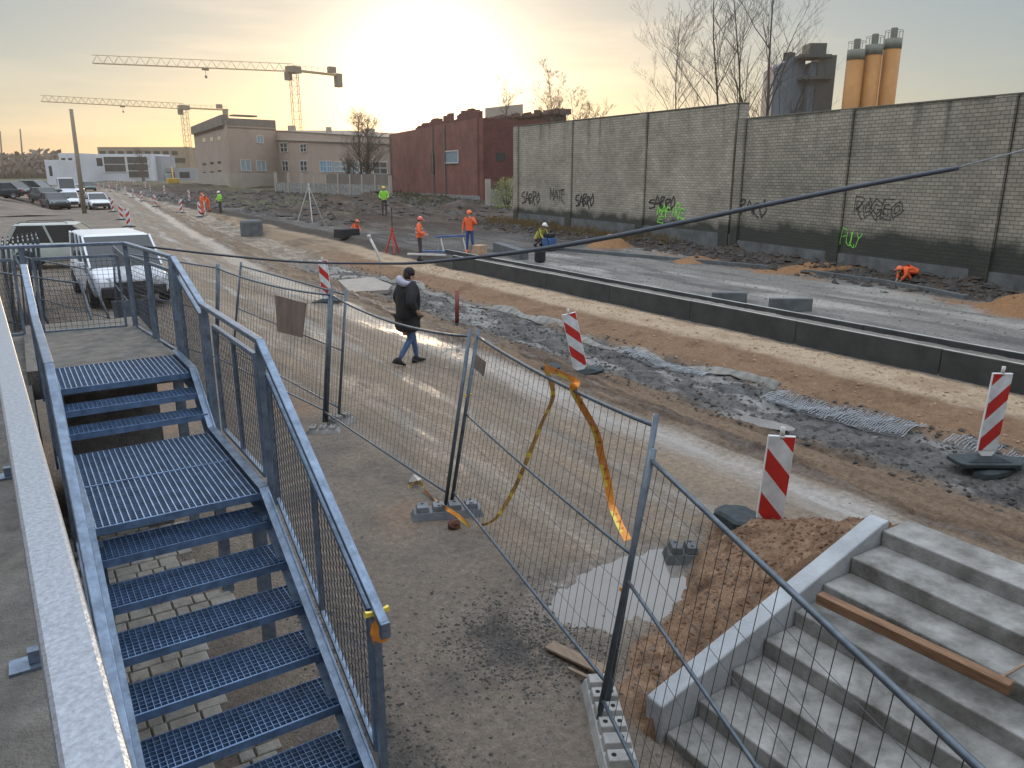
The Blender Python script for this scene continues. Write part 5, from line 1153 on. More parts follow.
# ================================================================== silos and plant behind the wall
M['silo']=mat('orange_silo',(.36,.155,.03),.6,.0,.22,.25,.1,4); M['silo_cap']=mat('silo_cap',(.16,.17,.14),.8,0,.15,.5)
for k,(x,yt,lab) in enumerate([(855,50,'left orange cement silo of the three, lowest top'),(872,45,'middle orange cement silo of the three'),(890,39,'right orange cement silo of the three, standing highest')]):
    q=atD(x-4,100,112); tp=atD(x+ (0),yt,112); rr_=1.13; t=thing('cement_silo',lab,'silo',(q.x,q.y,0),0,'three orange cement silos')
    q=Vector((q.x,q.y,0)); m=MB(); m.lathe(q,[(rr_*.3,1.5),(rr_,4.2),(rr_,tp.z-1.3)],24); m.build('barrel','silo',t,True)
    m=MB(); m.lathe(q,[(rr_+.02,tp.z-1.3),(rr_+.02,tp.z)],24); m.build('upper_ring','silo_cap',t,True)
    m=MB(); m.lathe(q,[(.45,tp.z),(.45,tp.z+1.3),(.35,tp.z+1.4)],12); m.build('filter','silo_cap',t)
    m=MB()
    for i in range(10): a=2*PI*i/10; m.tube([q+Vector((rr_*math.cos(a),rr_*math.sin(a),tp.z)),q+Vector((rr_*math.cos(a),rr_*math.sin(a),tp.z+1))],.03,4)
    m.tube([q+Vector((rr_*math.cos(2*PI*i/20),rr_*math.sin(2*PI*i/20),tp.z+1)) for i in range(21)],.03,4); m.build('guard_rail','silo_cap',t)
    m=MB()
    for i in range(4): a=PI/4+PI/2*i; m.bar(q+Vector((rr_*.9*math.cos(a),rr_*.9*math.sin(a),-.5)),q+Vector((rr_*.9*math.cos(a),rr_*.9*math.sin(a),4.3)),.15,.15)
    m.build('legs_frame','silo_cap',t)
t=thing('mixing_tower','dark grey mixing plant tower with narrow platforms beside the orange silos','tower',(atD(815,110,118)))
q=atD(815,110,118); z1=atD(822,42,118).z; z2=atD(800,60,118).z; M['plant']=mat('plant_cladding',(.055,.065,.062),.8,0,.2,.4); M['plant_blue']=mat('blue_grey_cladding',(.10,.135,.165),.7,0,.3,.8,0,5,stretch=(3,3,.1))
def pb(x0,x1,yt,yb,D_,dep,name,matn):
    a=atD(x0,yb,D_);b=atD(x1,yb,D_); tz=atD((x0+x1)/2,yt,D_).z; bz=atD((x0+x1)/2,yb,D_).z; bk=Vector((sa,ca,0))*dep
    A=Vector((a.x,a.y,bz));B=Vector((b.x,b.y,bz)); up=Vector((0,0,tz-bz)); m=MB(); m.hexa([A,B,B+bk,A+bk,A+up,B+up,B+bk+up,A+bk+up]); m.build(name,matn,t)
pb(806,823,55,190,118,3,'shaft','plant'); pb(809,826,43,56,118,3,'head','plant'); pb(801,832,54,57,117.5,4,'platform','plant'); pb(803,831,76,79,117.5,4,'platform','plant'); pb(799,809,62,190,118.6,3,'side_shaft','plant_blue')
a=atD(771,110,120);b=atD(801,110,120);bk=Vector((sa,ca,0))*5; za=atD(771,68,120).z; zb=atD(789,57,120).z; zc=atD(801,61,120).z
A=Vector((a.x,a.y,0));B=Vector((b.x,b.y,0)); C=A.lerp(B,.6); P_=[A,B,B+Vector((0,0,zc)),C+Vector((0,0,zb)),A+Vector((0,0,za))]
m=MB(); m.add([tuple(p) for p in P_]+[tuple(p+bk) for p in P_],[(0,1,2,3,4),(9,8,7,6,5)]+[(i,5+i,5+(i+1)%5,(i+1)%5) for i in range(5)]); m.build('hopper_hall','plant_blue',t)
m=MB(); q=C+Vector((0,0,zb+.3)); m.rbox(q+bk*.4,1.2,1.2,1.1); m.build('roof_vent','plant',t)
# ================================================================== poles, wires
M['pole']=mat('grey_wood_pole',(.24,.20,.15),.9,0,.25,4,.2,20,stretch=(8,8,.5)); M['cable']=mat('black_cable',(.035,.045,.065),.5,0,.1,5); M['cable_grey']=mat('grey_cable',(.22,.24,.28),.5,.2,.1,5)
for lab,xb,yb,xt,yt,D_ in [('thick leaning wooden pole beside the white hatchbacks',84,209,71,109,66),('slanting thin pole at the far left near the treeline',24,176,20,129,150),('thin pole at the left edge of the photo',3,176,0,131,150)]:
    a=atD(xb,yb,D_);b=atD(xt,yt,D_); a.z=0 if D_<100 else min(a.z,2); m=MB(); r=.19 if D_<100 else .16; m.tube([a,a.lerp(b,.5),b],[r,r*.9,r*.75],10); o=m.build('wooden_pole','pole',smooth=True); tag(o,lab,'pole')
P=[]; L_=[(122,244,8.55),(150,247,8.55),(220,255,8.6),(300,262,8.7),(380,263.5,8.8),(430,262,8.85),(520,252,8.9),(600,239,8.95),(680,223,9),(760,206,9),(860,186,9),(958,168,9)]
for x,y,D_ in L_: P.append(atD(x,y,D_))
def smooth(P,n=6):
    Q=[]
    for i in range(len(P)-1):
        p0=P[max(i-1,0)];p1=P[i];p2=P[i+1];p3=P[min(i+2,len(P)-1)]
        for k in range(n): t=k/n; Q.append(.5*((2*p1)+(p2-p0)*t+(2*p0-5*p1+4*p2-p3)*t*t+(3*p1-p0-3*p2+p3)*t**3))
    return Q+[P[-1]]
t=thing('overhead_cable','sagging black cable strung from the landing railing across to the right edge','cable',P[0])
Q=smooth(P); m=MB(); K=len(Q); m.tube(Q,[.012+.016*min(1,max(0,(i/K-.35)/.25)) for i in range(K)],8); m.build('sleeve','cable',t,True)
m=MB(); m.tube([atD(950,169.5,9),atD(1024,150,9),atD(1120,124,9.1),atD(1400,30,9.6)],.009,6); m.build('wire','cable_grey',t,True)
# ================================================================== trees
M['bark']=mat('dark_bark',(.075,.062,.052),.9,0,.3,5); M['bark_light']=mat('birch_bark',(.12,.10,.085),.9,0,.3,5)
def tree(label,base,height,seed,spread=.5,levels=5,r0=.14,matn='bark',lean=(0,0),stems=1,twig=.008,leafy=0,kids=3,group='bare trees'):
    rg=random.Random(seed); t=thing('bare_tree',label,'tree',base,0,group)
    tm=MB(); cm=MB(); cnt=[0]
    def grow(p,d,L_,r,lv,mb):
        n=9 if lv==0 else (5 if lv==1 else 3); pts=[p]; q=p.copy(); dd=d.copy()
        for i in range(n):
            dd=(dd+Vector((rg.uniform(-1,1),rg.uniform(-1,1),rg.uniform(-.3,.6)))*((.07,.15,.2,.25,.3)[min(lv,4)])).normalized(); q=q+dd*L_/n; pts.append(q.copy())
        rs=[max(twig*.6,r*(1-(.85 if lv==0 else .65)*i/n)) for i in range(n+1)]
        mb.tube(pts,rs,6 if lv==0 else (4 if lv<3 else 3),False); cnt[0]+=1
        if lv>=levels: return
        k=(kids*4,kids+2,kids,3,2)[lv]
        for j in range(k):
            f=rg.uniform(.22,.98) if lv==0 else rg.uniform(.25,1); i=min(n-1,int(f*n)); pp=pts[i].lerp(pts[i+1],f*n-i)
            az=rg.uniform(0,2*PI); side=Vector((math.cos(az),math.sin(az),0)); nd=(dd*rg.uniform(.6,1.0)+side*(spread+.25)*rg.uniform(.7,1.3)+Vector((0,0,.18))).normalized()
            grow(pp,nd,L_*(rg.uniform(.24,.42)*(1.2-.7*f) if lv==0 else rg.uniform(.35,.62)),rs[i]*.5,lv+1,cm)
    for s in range(stems):
        az=rg.uniform(0,6.28); d=Vector((lean[0]+.12*math.cos(az)*(stems>1),lean[1]+.12*math.sin(az)*(stems>1),1)).normalized()
        grow(Vector(base)+Vector((.2*math.cos(az),.2*math.sin(az),0))*(stems>1),d,height*.95,r0,0,tm)
    tm.build('trunk',matn,t); cm.build('crown',matn,t); return t
def tb(x,y,D_,z=0): q=atD(x,y,D_); return Vector((q.x,q.y,z))
tree('bare tree with thin upright trunk, leftmost of those behind the grey wall',tb(682,120,44),12.4,11,.34,4,.07,'bark_light',twig=.006,kids=4)
tree('bare forked tree leaning left behind the middle of the grey wall',tb(736,110,38),12.6,23,.30,4,.085,lean=(-.10,.06),twig=.006,stems=2,kids=3)
tree('tallest bare tree with wide boughs in front of the mixing plant',tb(768,110,36),12.6,36,.38,4,.12,lean=(.0,.0),twig=.006,kids=4)
tree('bare thin tree between the tall tree and mixing plant',tb(796,110,42),7.2,47,.35,4,.045,twig=.005,kids=3)
tree('bare birch sapling above the ruined shed roof at its left',tb(506,120,96,5.5),8,5,.4,4,.09,'bark_light',twig=.014)
tree('small bare tree with clinging leaves above the right end of ruined shed',tb(552,115,94,5.5),9,6,.45,4,.10,'bark_light',twig=.014,kids=4)
tree('slim bare tree right of the ruined shed behind the wall',tb(579,120,90,2),10.5,9,.45,4,.10,'bark_light',twig=.014,kids=4)
tree('thin bare sapling behind the left end of the grey wall',tb(602,115,75),8.5,14,.4,4,.07,'bark_light',twig=.014)
tree('spreading dark bare tree in front of the long pink wing',tb(366,200,104),10.4,77,.6,4,.2,stems=3,twig=.013,kids=4)
tree('low dark bare bush-like tree left of the spreading one',tb(352,200,106),5.5,78,.7,4,.12,stems=3,twig=.013,kids=3)
tree('bare tree near the tall lamp-like post at the left treeline',tb(143,175,215),9,79,.6,3,.2,stems=2,twig=.03)
tree('faint low bare tree right of the silos behind the wall',tb(905,110,60),6.5,80,.5,4,.06,twig=.01)
# evergreen shrub in the gap
M['shrub_leaf']=mat('shrub_leaves',(.16,.17,.04),.8,0,.4,3)
def shrub(label,c,rx,rz,n,s,seed,matn='shrub_leaf'):
    rg=random.Random(seed); m=MB(); t=thing('shrub',label,'shrub',c)
    for i in range(n):
        while 1:
            v=Vector((rg.uniform(-1,1),rg.uniform(-1,1),rg.uniform(0,1)))
            if v.x**2+v.y**2+(v.z*.9)**2<1 and rg.random()<.35+.65*(abs(v.x)+v.z)/1.5: break
        p=Vector(c)+Vector((v.x*rx,v.y*rx,v.z*rz)); a=Vector((rg.uniform(-1,1),rg.uniform(-1,1),rg.uniform(-1,1))).normalized()*s; b=a.orthogonal().normalized()*s*.6
        m.add([p-a,p-b*.6,p+a,p+b*.6],[(0,1,2,3)])
    m.build('leaves',matn,t); m=MB()
    for k in range(7): a=rg.uniform(0,6.28); m.tube([Vector(c),Vector(c)+Vector((math.cos(a)*rx*.4,math.sin(a)*rx*.4,rz*.55)),Vector(c)+Vector((math.cos(a)*rx*.7,math.sin(a)*rx*.7,rz*.9))],[.05,.03,.01],4)
    m.build('stems','bark',t); return t
q=atD(507,206,62); shrub('yellow-green shrub in the gap at the left end of the grey wall',(q.x,q.y,.4),1.3,2.6,1500,.10,3)
M['scrub']=mat('dry_scrub',(.10,.075,.04),.9,0,.4,3)
q=atD(556,110,93); shrub('dark scrub bush on the ruined shed roof',(q.x,q.y,7.6),1.6,2.4,700,.14,4,'scrub')
# distant wood along the horizon at far left and behind
M['far_wood']=mat('far_wood',(.12,.10,.085),.95,0,.3,.05)
rg=random.Random(9); m=MB()
for i in range(9000):
    x=rg.uniform(-60,150); y=rg.uniform(400,480)+.3*x; h=rg.uniform(9,12.5)*(1 if x<20 else .75)+1.0*math.sin(x*.11); cz_=h*rg.uniform(.25,.95); s_=rg.uniform(.7,1.5)
    a=Vector((rg.uniform(-1,1),rg.uniform(-1,1),rg.uniform(-1,1))).normalized()*s_; b=a.orthogonal().normalized()*s_*rg.uniform(.5,1); c=Vector((x,y,cz_))
    m.add([c-a,c-a*.2-b,c+a*.8-b*.3,c+a,c+a*.3+b,c-a*.6+b*.8],[(0,1,2,3,4,5)])
for i in range(300):
    x=-60+i*.7; y=440+.3*x; m.tube([(x,y,-1),(x+rg.uniform(-1,1),y,9)],[.6,.2],4)
    m.add([(x-.6,y+10,-1),(x+.8,y+10,-1),(x+.8,y+10,8+math.sin(i*.3)),(x-.6,y+10,8.4+math.sin(i*.3+.2))],[(0,1,2,3)])
tag(m.build('distant_wood','far_wood'),'distant brown wood along the horizon at the left','wood',kind='stuff')
# ================================================================== people
def skin_mesh(nodes,edges,root=0,sub=2):
    """nodes: [(x,y,z,r)], grows one continuous surface with the skin modifier; returns a mesh"""
    me=bpy.data.meshes.new('tmp'); me.from_pydata([n[:3] for n in nodes],edges,[]); o=bpy.data.objects.new('tmp',me); COL.objects.link(o)
    sk=o.modifiers.new('skin','SKIN'); sk.use_smooth_shade=True
    for i,n in enumerate(nodes):
        v=me.skin_vertices[0].data[i]; rr_=n[3]; v.radius=rr_ if isinstance(rr_,tuple) else (rr_,rr_); v.use_root=(i==root)
    ss_=o.modifiers.new('sub','SUBSURF'); ss_.levels=sub; ss_.render_levels=sub
    dg=bpy.context.evaluated_depsgraph_get(); dg.update(); r=bpy.data.meshes.new_from_object(o.evaluated_get(dg)); bpy.data.objects.remove(o); bpy.data.meshes.remove(me); return r
def person(label,pos,rz,pose,mats,hat=None,long_coat=False,vest=None,hood=None,z=None,scale=1.0,group=None):
    """faces +y in its own frame; pose gives joints"""
    J=dict(pelvis=(0,0,.95),waist=(0,0,1.08),chest=(0,0,1.30),neck=(0,0,1.47),head=(0,.02,1.60),crown=(0,.015,1.70),
        kneeL=(-.10,.02,.50),ankL=(-.10,-.02,.09),kneeR=(.10,.02,.50),ankR=(.10,-.02,.09),elbL=(-.25,-.02,1.14),wriL=(-.27,.06,.90),elbR=(.25,-.02,1.14),wriR=(.27,.06,.90),lean=(0,0,0)); J.update(pose)
    t=thing('person',label,'person',(0,0,0),0,group)
    P=lambda k: Vector(J[k])
    pv,wa,ch,nk,hd,cr=[P(k) for k in ('pelvis','waist','chest','neck','head','crown')]
    side=Vector((1,0,0)); nodes=[];edges=[]
    def nd(p,r): nodes.append((p[0],p[1],p[2],r)); return len(nodes)-1
    a=nd(pv,(.15,.105)); b=nd(wa,(.135,.10)); c=nd(ch,(.155,.11)); d=nd(nk,.058); e=nd(nk.lerp(hd,.45),.056); f=nd(hd,(.075,.09)); g=nd(cr,(.066,.078))
    edges+=[(a,b),(b,c),(c,d),(d,e),(e,f),(f,g)]
    feet=[];hands=[]
    for s,S in ((-1,'L'),(1,'R')):
        hip=nd(pv+side*s*.09+Vector((0,0,-.06)),.088); k=nd(P('knee'+S),.060); m1=nd(P('knee'+S).lerp(P('ank'+S),.35),.056); an=nd(P('ank'+S),.040)
        edges+=[(a,hip),(hip,k),(k,m1),(m1,an)]
        sh=nd(nk.lerp(ch,.35)+side*s*.165,.062); el=nd(P('elb'+S),.044); wr=nd(P('wri'+S),.028); hdp=P('wri'+S)+(P('wri'+S)-P('elb'+S)).normalized()*.05; hn=nd(hdp,(.026,.036))
        edges+=[(c,sh),(sh,el),(el,wr),(wr,hn)]; feet.append(P('ank'+S)); hands.append((P('elb'+S),P('wri'+S),hdp,s))
    me=skin_mesh(nodes,edges); zt_=J['pelvis'][2]
    # fingers, thumb, nose and ears grow out of the same mesh object
    mb=MB(); V=[tuple(v.co) for v in me.vertices]; mb.v=V; mb.f=[tuple(p.vertices) for p in me.polygons]; mb.m=[0]*len(mb.f)
    nb=len(mb.f)
    for el,wr,hp,s in hands:
        dd=(hp-wr).normalized(); sd=dd.cross(Vector((s,0,.01))).normalized(); cl=(Vector((-s,0,0))+Vector((0,0,-.1))).normalized()
        for i in range(4):
            o0=hp+sd*(-.027+.018*i)+dd*.01; l=(.062,.072,.068,.052)[i]
            mb.tube([o0,o0+dd*l*.5+cl*.004,o0+dd*l*.8+cl*.018,o0+dd*l*.92+cl*.036],[.0095,.0088,.008,.006],6)
        o0=hp-dd*.02-sd*.03; mb.tube([o0,o0-sd*.022+dd*.022,o0-sd*.024+dd*.05+cl*.01],[.012,.010,.008],6)
    fw=Vector((0,1,0)); 
    mb.hexa([hd+Vector(v) for v in [(-.014,.078,-.035),(.014,.078,-.035),(.010,.080,.02),(-.010,.080,.02),(-.010,.108,-.03),(.010,.108,-.03),(.004,.09,.018),(-.004,.09,.018)]])
    for s in (-1,1): mb.ell(hd+Vector((s*.078,-.005,-.01)),.012,.02,.032,8,5)
    # trousers / skin by height: faces under the belt are cloth
    ov=[]
    for f_ in mb.f: 
        z_=sum(mb.v[i][2] for i in f_)/len(f_); ov.append(z_)
    kmin=min(J['ankL'][2],J['ankR'][2])
    for i,f_ in enumerate(mb.f):
        if i<nb:
            cx=sum(mb.v[k][0] for k in f_)/len(f_); c3=Vector((cx,sum(mb.v[k][1] for k in f_)/len(f_),ov[i]))
            dl=min((c3-P(k)).length for k in ('wriL','wriR')); dh=(c3-hd).length
            mb.m[i]=0 if (dl<.10 or dh<.17) else (1 if (c3-pv).length<.28 or ov[i]<pv.z+.03 else 2)
        else: mb.m[i]=0
    body=mb.build('body',[mats['skin'],mats['legs'],mats['top']],t,True)
    # eyes and mouth
    for s in (-1,1): m=MB(); m.ell(hd+Vector((s*.030,.080,.008)),.010,.006,.006,8,5); m.build('eye','black',t)
    # shoes
    for i,an in enumerate(feet):
        S='LR'[i]; kn=P('knee'+S); sh_=(an-kn).normalized(); fwd=Vector((0,1,0))-sh_*Vector((0,1,0)).dot(sh_)*.6; fwd.normalize()
        m=MB(); dn=Vector((0,0,-1)) if an.z<.13 else sh_
        R_=Matrix((fwd.cross(-dn).normalized(),fwd,-dn)).transposed()
        def pt(x,y,z): return an+R_@Vector((x,y,z))
        V=[]; K=10; prof=[(-.09,.035,.09),(-.06,.045,.13),(.0,.047,.13),(.07,.048,.075),(.13,.046,.055),(.17,.03,.04)]
        for y,w_,h in prof:
            for k in range(K):
                a_=2*PI*k/K; V.append(pt(w_*math.cos(a_),y,-.085+h*.5+h*.5*math.sin(a_)))
        F=[(q*K+k,q*K+(k+1)%K,(q+1)*K+(k+1)%K,(q+1)*K+k) for q in range(len(prof)-1) for k in range(K)]+[tuple(range(K-1,-1,-1)),tuple((len(prof)-1)*K+k for k in range(K))]
        m.add(V,F); m.build('boot',mats.get('boot','black'),t,True)
    # jacket
    nodes=[];edges=[]
    bulk=1.6 if long_coat else 1.12
    a=nd(pv+Vector((0,0,-.04)),(.165*bulk,.13*bulk)); b=nd(wa,(.15*bulk,.125*bulk)); c=nd(ch,(.175*bulk*.95,.13*bulk)); d=nd(nk.lerp(ch,.12),(.085,.08)); edges+=[(a,b),(b,c),(c,d)]
    if long_coat: 
        h=nd(pv+Vector((0,.0,-.20)),(.175*bulk,.145*bulk)); h2=nd(pv+Vector((0,.0,-.36)),(.185*bulk,.15*bulk)); edges.append((h,h2)); edges.append((a,h))
    for s,S in ((-1,'L'),(1,'R')):
        sh=nd(nk.lerp(ch,.38)+side*s*.17,.083*bulk); m1=nd((nk.lerp(ch,.38)+side*s*.19).lerp(P('elb'+S),.5),.066*bulk); el=nd(P('elb'+S),.060*bulk); wr=nd(P('elb'+S).lerp(P('wri'+S),.85),.044*bulk); edges+=[(c,sh),(sh,m1),(m1,el),(el,wr)]
    jm=skin_mesh(nodes,edges,1); m=MB(); m.v=[tuple(v.co) for v in jm.vertices]; m.f=[tuple(p.vertices) for p in jm.polygons]; m.m=[0]*len(m.f); m.build('jacket',mats['top'],t,True)
    if vest:   # reflective bands around the vest
        for zz_ in (.06,.20):
            m=MB(); c0=wa.lerp(ch,zz_/.22); n=20; V=[c0+Vector((.200*math.cos(2*PI*k/n),.158*math.sin(2*PI*k/n),dz)) for dz in (-.022,.022) for k in range(n)]
            m.add(V,[(k,(k+1)%n,n+(k+1)%n,n+k) for k in range(n)]); m.build('reflective_band','white_dirty',t,True)
    if hat:
        m=MB(); n=14; prof=[(.118,-.005),(.112,.03),(.10,.075),(.07,.115),(.03,.135)] if hat!='cap' else [(.098,-.01),(.099,.04),(.09,.08),(.06,.115),(.02,.128)]
        m.lathe(hd+Vector((0,0,.035)),prof,n)
        if hat!='cap': m.hexa([hd+Vector(v) for v in [(-.08,.06,.03),(.08,.06,.03),(.06,.165,.02),(-.06,.165,.02),(-.08,.06,.045),(.08,.06,.045),(.06,.165,.03),(-.06,.165,.03)]])
        m.build('helmet' if hat!='cap' else 'knit_cap',hat if hat!='cap' else 'black',t,True)
    m=MB(); m.ell(hd+Vector((0,-.025,.03)),.088,.088,.095,12,8); m.build('hair','hair',t,True)
    if hood:
        m=MB(); c0=nk+Vector((0,-.05,.02)); rot=Euler((R(-25),0,0)).to_matrix(); n=18
        for k in range(n):
            pass
        ring=[c0+rot@Vector((.125*math.cos(2*PI*k/n),.12*math.sin(2*PI*k/n)+.01,.03*math.sin(4*PI*k/n))) for k in range(n+1)]
        m.tube(ring,[.048+.022*(math.sin(2*PI*k/n)<0)*abs(math.sin(2*PI*k/n)) for k in range(n+1)],8,False); m.build('hood',hood,t,True)
    t.scale=(scale,)*3; t.location=(pos[0],pos[1],hz1(pos[0],pos[1]) if z is None else z); t.rotation_euler=(0,0,rz); return t
M['hair']=mat('dark_hair',(.03,.022,.018),.8,0,.3,20)
def facing(dx,dy): return math.atan2(-dx,dy)      # heading of the figure's front
WALK=dict(kneeL=(-.09,.15,.51),ankL=(-.08,.21,.09),kneeR=(.09,-.0,.50),ankR=(.08,-.24,.14),elbL=(-.30,-.04,1.16),wriL=(-.27,.14,.98),elbR=(.30,-.10,1.16),wriR=(.24,.06,1.0),head=(0,.07,1.585),crown=(0,.085,1.685),neck=(0,.03,1.46),chest=(0,.02,1.30))
pp=at(409,364); Wd=Vector((.80,-.60,0))
person('person in long black coat and jeans walking along the dirt road with a bag',(pp.x,pp.y),facing(1,.08),WALK,dict(skin='skin',legs='jeans',top='black',boot='black'),hat='cap',long_coat=True,hood='greyhood',scale=1.03)
wp=bpy.context.scene.objects['person']
# carrier bag hanging from the leading hand
rm=Euler((0,0,facing(1,.08))).to_matrix(); hb_=Vector((pp.x,pp.y,hz1(pp.x,pp.y)))+rm@Vector((-.27,.18,.93))
M['bag_white']=mat('white_plastic_bag',(.6,.6,.58),.4,0,.1,10); M['bag_orange']=mat('orange_bag_print',(.75,.22,.04),.4,0,.1,10)
t=thing('carrier_bag','white plastic carrier bag with an orange lower half held by the person in black','bag',hb_)
def bagp(z0,z1,name,mt,k=1.0):
    m=MB(); n=14; V=[]
    for z,w_ in ((z0,.13*k),((z0+z1)/2,.15*k),(z1,.12*k)):
        for i in range(n): a_=2*PI*i/n; V.append(hb_+rm@Vector((.05*math.sin(a_)*(1+.2*math.sin(3*a_)),w_*math.cos(a_),z)))
    m.add(V,[(q*n+i,q*n+(i+1)%n,(q+1)*n+(i+1)%n,(q+1)*n+i) for q in range(2) for i in range(n)]+[tuple(range(n-1,-1,-1)),tuple(2*n+i for i in range(n))]); m.build(name,mt,t,True)
bagp(-.42,-.28,'bag_bottom','bag_orange'); bagp(-.279,-.10,'bag_top','bag_white')
for s in (-1,1): m=MB(); m.tube([hb_+rm@Vector((0,s*.09,-.11)),hb_+rm@Vector((0,s*.03,-.02)),hb_],[.008,.006,.006],5); m.build('handle','bag_white',t)
STAND=dict(wriL=(-.20,.24,1.06),wriR=(.18,.26,1.04),elbL=(-.27,.02,1.14),elbR=(.27,.02,1.14),head=(0,.05,1.58),crown=(0,.07,1.68))
q=at(420,255,.34); person('worker in orange vest and pinkish-orange helmet facing right beside the kerb wall end',(q.x,q.y),facing(.8,-.5),STAND,dict(skin='skin',legs='darktrouser',top='orange_cloth'),hat='helmet_pink',vest=True) if 'helmet_pink' in M else None
M['helmet_pink']=mat('helmet_coral',(.62,.12,.10),.4,0,.05,5); M['helmet_white']=mat('helmet_white',(.7,.7,.68),.35,0,.05,5); M['helmet_yellow']=mat('helmet_yellow',(.65,.42,.06),.35,0,.05,5)
q=at(420,255,.34); person('worker in orange vest and coral helmet turned to the right, left of the pair',(q.x,q.y),facing(.8,-.5),STAND,dict(skin='skin',legs='darktrouser',top='orange_cloth'),hat='helmet_pink',vest=True,scale=.96)
TALK=dict(elbL=(-.29,0,1.16),wriL=(-.15,.16,1.42),elbR=(.28,-.03,1.14),wriR=(.30,.05,.88),kneeL=(-.12,.03,.5),ankL=(-.15,0,.09),kneeR=(.11,.02,.5),ankR=(.13,0,.09))
q=at(470,252,.34); person('worker in orange jacket and blue trousers with a hand raised, right of the pair',(q.x,q.y),facing(-.75,-.65),TALK,dict(skin='skin',legs='navy',top='orange_cloth',boot='orange_cloth'),hat='orange_helmet',scale=.94)
q=at(385,223,.34); person('worker in lime yellow vest standing alone before the red building',(q.x,q.y),facing(-.4,-.9),STAND,dict(skin='skin',legs='darktrouser',top='lime_cloth'),hat='helmet_yellow')
q=at(221,213,.1); person('distant worker in lime vest and white helmet at the right row of beacons',(q.x,q.y),facing(-.9,-.3),STAND,dict(skin='skin',legs='darktrouser',top='lime_cloth'),hat='helmet_white')
BEND=dict(waist=(0,.10,1.06),chest=(0,.30,1.20),neck=(0,.44,1.28),head=(0,.55,1.30),crown=(0,.63,1.36),elbL=(-.24,.46,.98),wriL=(-.18,.60,.76),elbR=(.24,.46,.98),wriR=(.18,.60,.76))
q=at(209,211,.1); person('distant worker in orange jacket bending over left of the lime one',(q.x,q.y),facing(-.8,-.6),BEND,dict(skin='skin',legs='orange_cloth',top='orange_cloth'),hat='helmet_white')
q=at(203,212,.1); person('distant worker in orange standing beside the bending one',(q.x,q.y),facing(.8,-.6),STAND,dict(skin='skin',legs='orange_cloth',top='orange_cloth'),hat='orange_helmet')
CR=dict(pelvis=(0,0,.38),waist=(0,.07,.50),chest=(0,.20,.66),neck=(0,.32,.78),head=(0,.40,.86),crown=(0,.44,.95),kneeL=(-.14,.36,.46),ankL=(-.13,.12,.09),kneeR=(.14,.36,.40),ankR=(.13,.02,.09),elbL=(-.24,.34,.52),wriL=(-.14,.54,.34),elbR=(.24,.34,.52),wriR=(.14,.54,.34))
q=at(537,246,.36); person('crouching worker in yellow jacket and white helmet next to the small machine',(q.x,q.y),facing(.3,-.9),CR,dict(skin='skin',legs='tan_trouser' if 'tan_trouser' in M else 'darktrouser',top='yellow_cloth'),hat='helmet_white')
q=at(352,231,.33); person('worker in orange crouching in the dark trench beside a black box',(q.x,q.y),facing(.6,-.8),CR,dict(skin='skin',legs='darktrouser',top='orange_cloth'),hat='orange_helmet',z=.02,scale=.9)
q=at(914,281,.4); person('worker in bright orange jacket bent right over at the foot of the graffiti wall',(q.x,q.y),facing(-.8,.5),dict(CR,pelvis=(0,0,.48),waist=(0,.12,.54),chest=(0,.32,.56),neck=(0,.46,.52),head=(0,.54,.47),crown=(0,.60,.44),elbL=(-.24,.42,.34),wriL=(-.12,.52,.14),elbR=(.24,.42,.34),wriR=(.12,.52,.14)),dict(skin='skin',legs='orange_cloth',top='orange_cloth'),hat='orange_helmet',z=.30,scale=.85)
# ================================================================== small site equipment
q=at(549,250,.36); t=thing('plate_compactor','black and blue small compactor machine beside the crouching yellow worker','machine',(q.x,q.y,.36))
def lp(o,x,y,z,rz=0): c,s=math.cos(rz),math.sin(rz); return Vector((o.x+x*c-y*s,o.y+x*s+y*c,o.z+z))
O_=Vector((q.x,q.y,.36)); m=MB(); m.rbox(O_+Vector((0,0,.05)),.75,.5,.08,.5); m.build('plate','conc_dark',t,bevel=.02)
m=MB(); m.rbox(O_+Vector((0,0,.32)),.5,.4,.34,.5); m.build('engine','blue',t,bevel=.03)
m=MB(); m.rbox(O_+Vector((0,0,.58)),.42,.36,.16,.5); m.build('tank','black',t,bevel=.03)
m=MB(); m.tube([lp(O_,-.3,-.15,.2,.5),lp(O_,-.65,-.15,.85,.5),lp(O_,-.65,.15,.85,.5),lp(O_,-.3,.15,.2,.5)],.02,6); m.build('handle','trim',t)
q=at(347,236,.3); m=MB(); m.rbox((q.x,q.y,.45),1.2,.7,.42,.4,0,0,.92); tag(m.build('black_box','black',bevel=.03),'black box standing in the dark trench beside the crouching orange worker','box')
def tripod(label,px,py,z,h,matn,D=None,spread=.45,r=.025,name='survey_tripod'):
    q=at(px,py,z); t=thing(name,label,'tripod',(q.x,q.y,z)); top=Vector((q.x,q.y,z+h))
    for k in range(3): a=2*PI*k/3+.3; m=MB(); m.tube([top,Vector((q.x+spread*math.cos(a),q.y+spread*math.sin(a),z))],r,6); m.build('leg',matn,t)
    m=MB(); m.lathe(top,[(.09,0),(.09,.05),(.05,.06),(.06,.14)],10); m.build('head',matn,t)
tripod('white wide-legged survey tripod standing on the dark ground below the pink wing',311,221,.35,2.2,'white_dirty',spread=.9,r=.03)
q=at(393,256,.0); tripod('small red tripod stand with a thin dark rod left of the orange workers',393,253,.15,.9,'red',spread=.32,r=.035)
m=MB(); q=at(393,253,.15); m.tube([(q.x,q.y,1.0),(q.x+.02,q.y,2.0)],.02,6); tag(m.build('measuring_rod','trim'),'thin dark measuring rod rising from the small red tripod','rod')
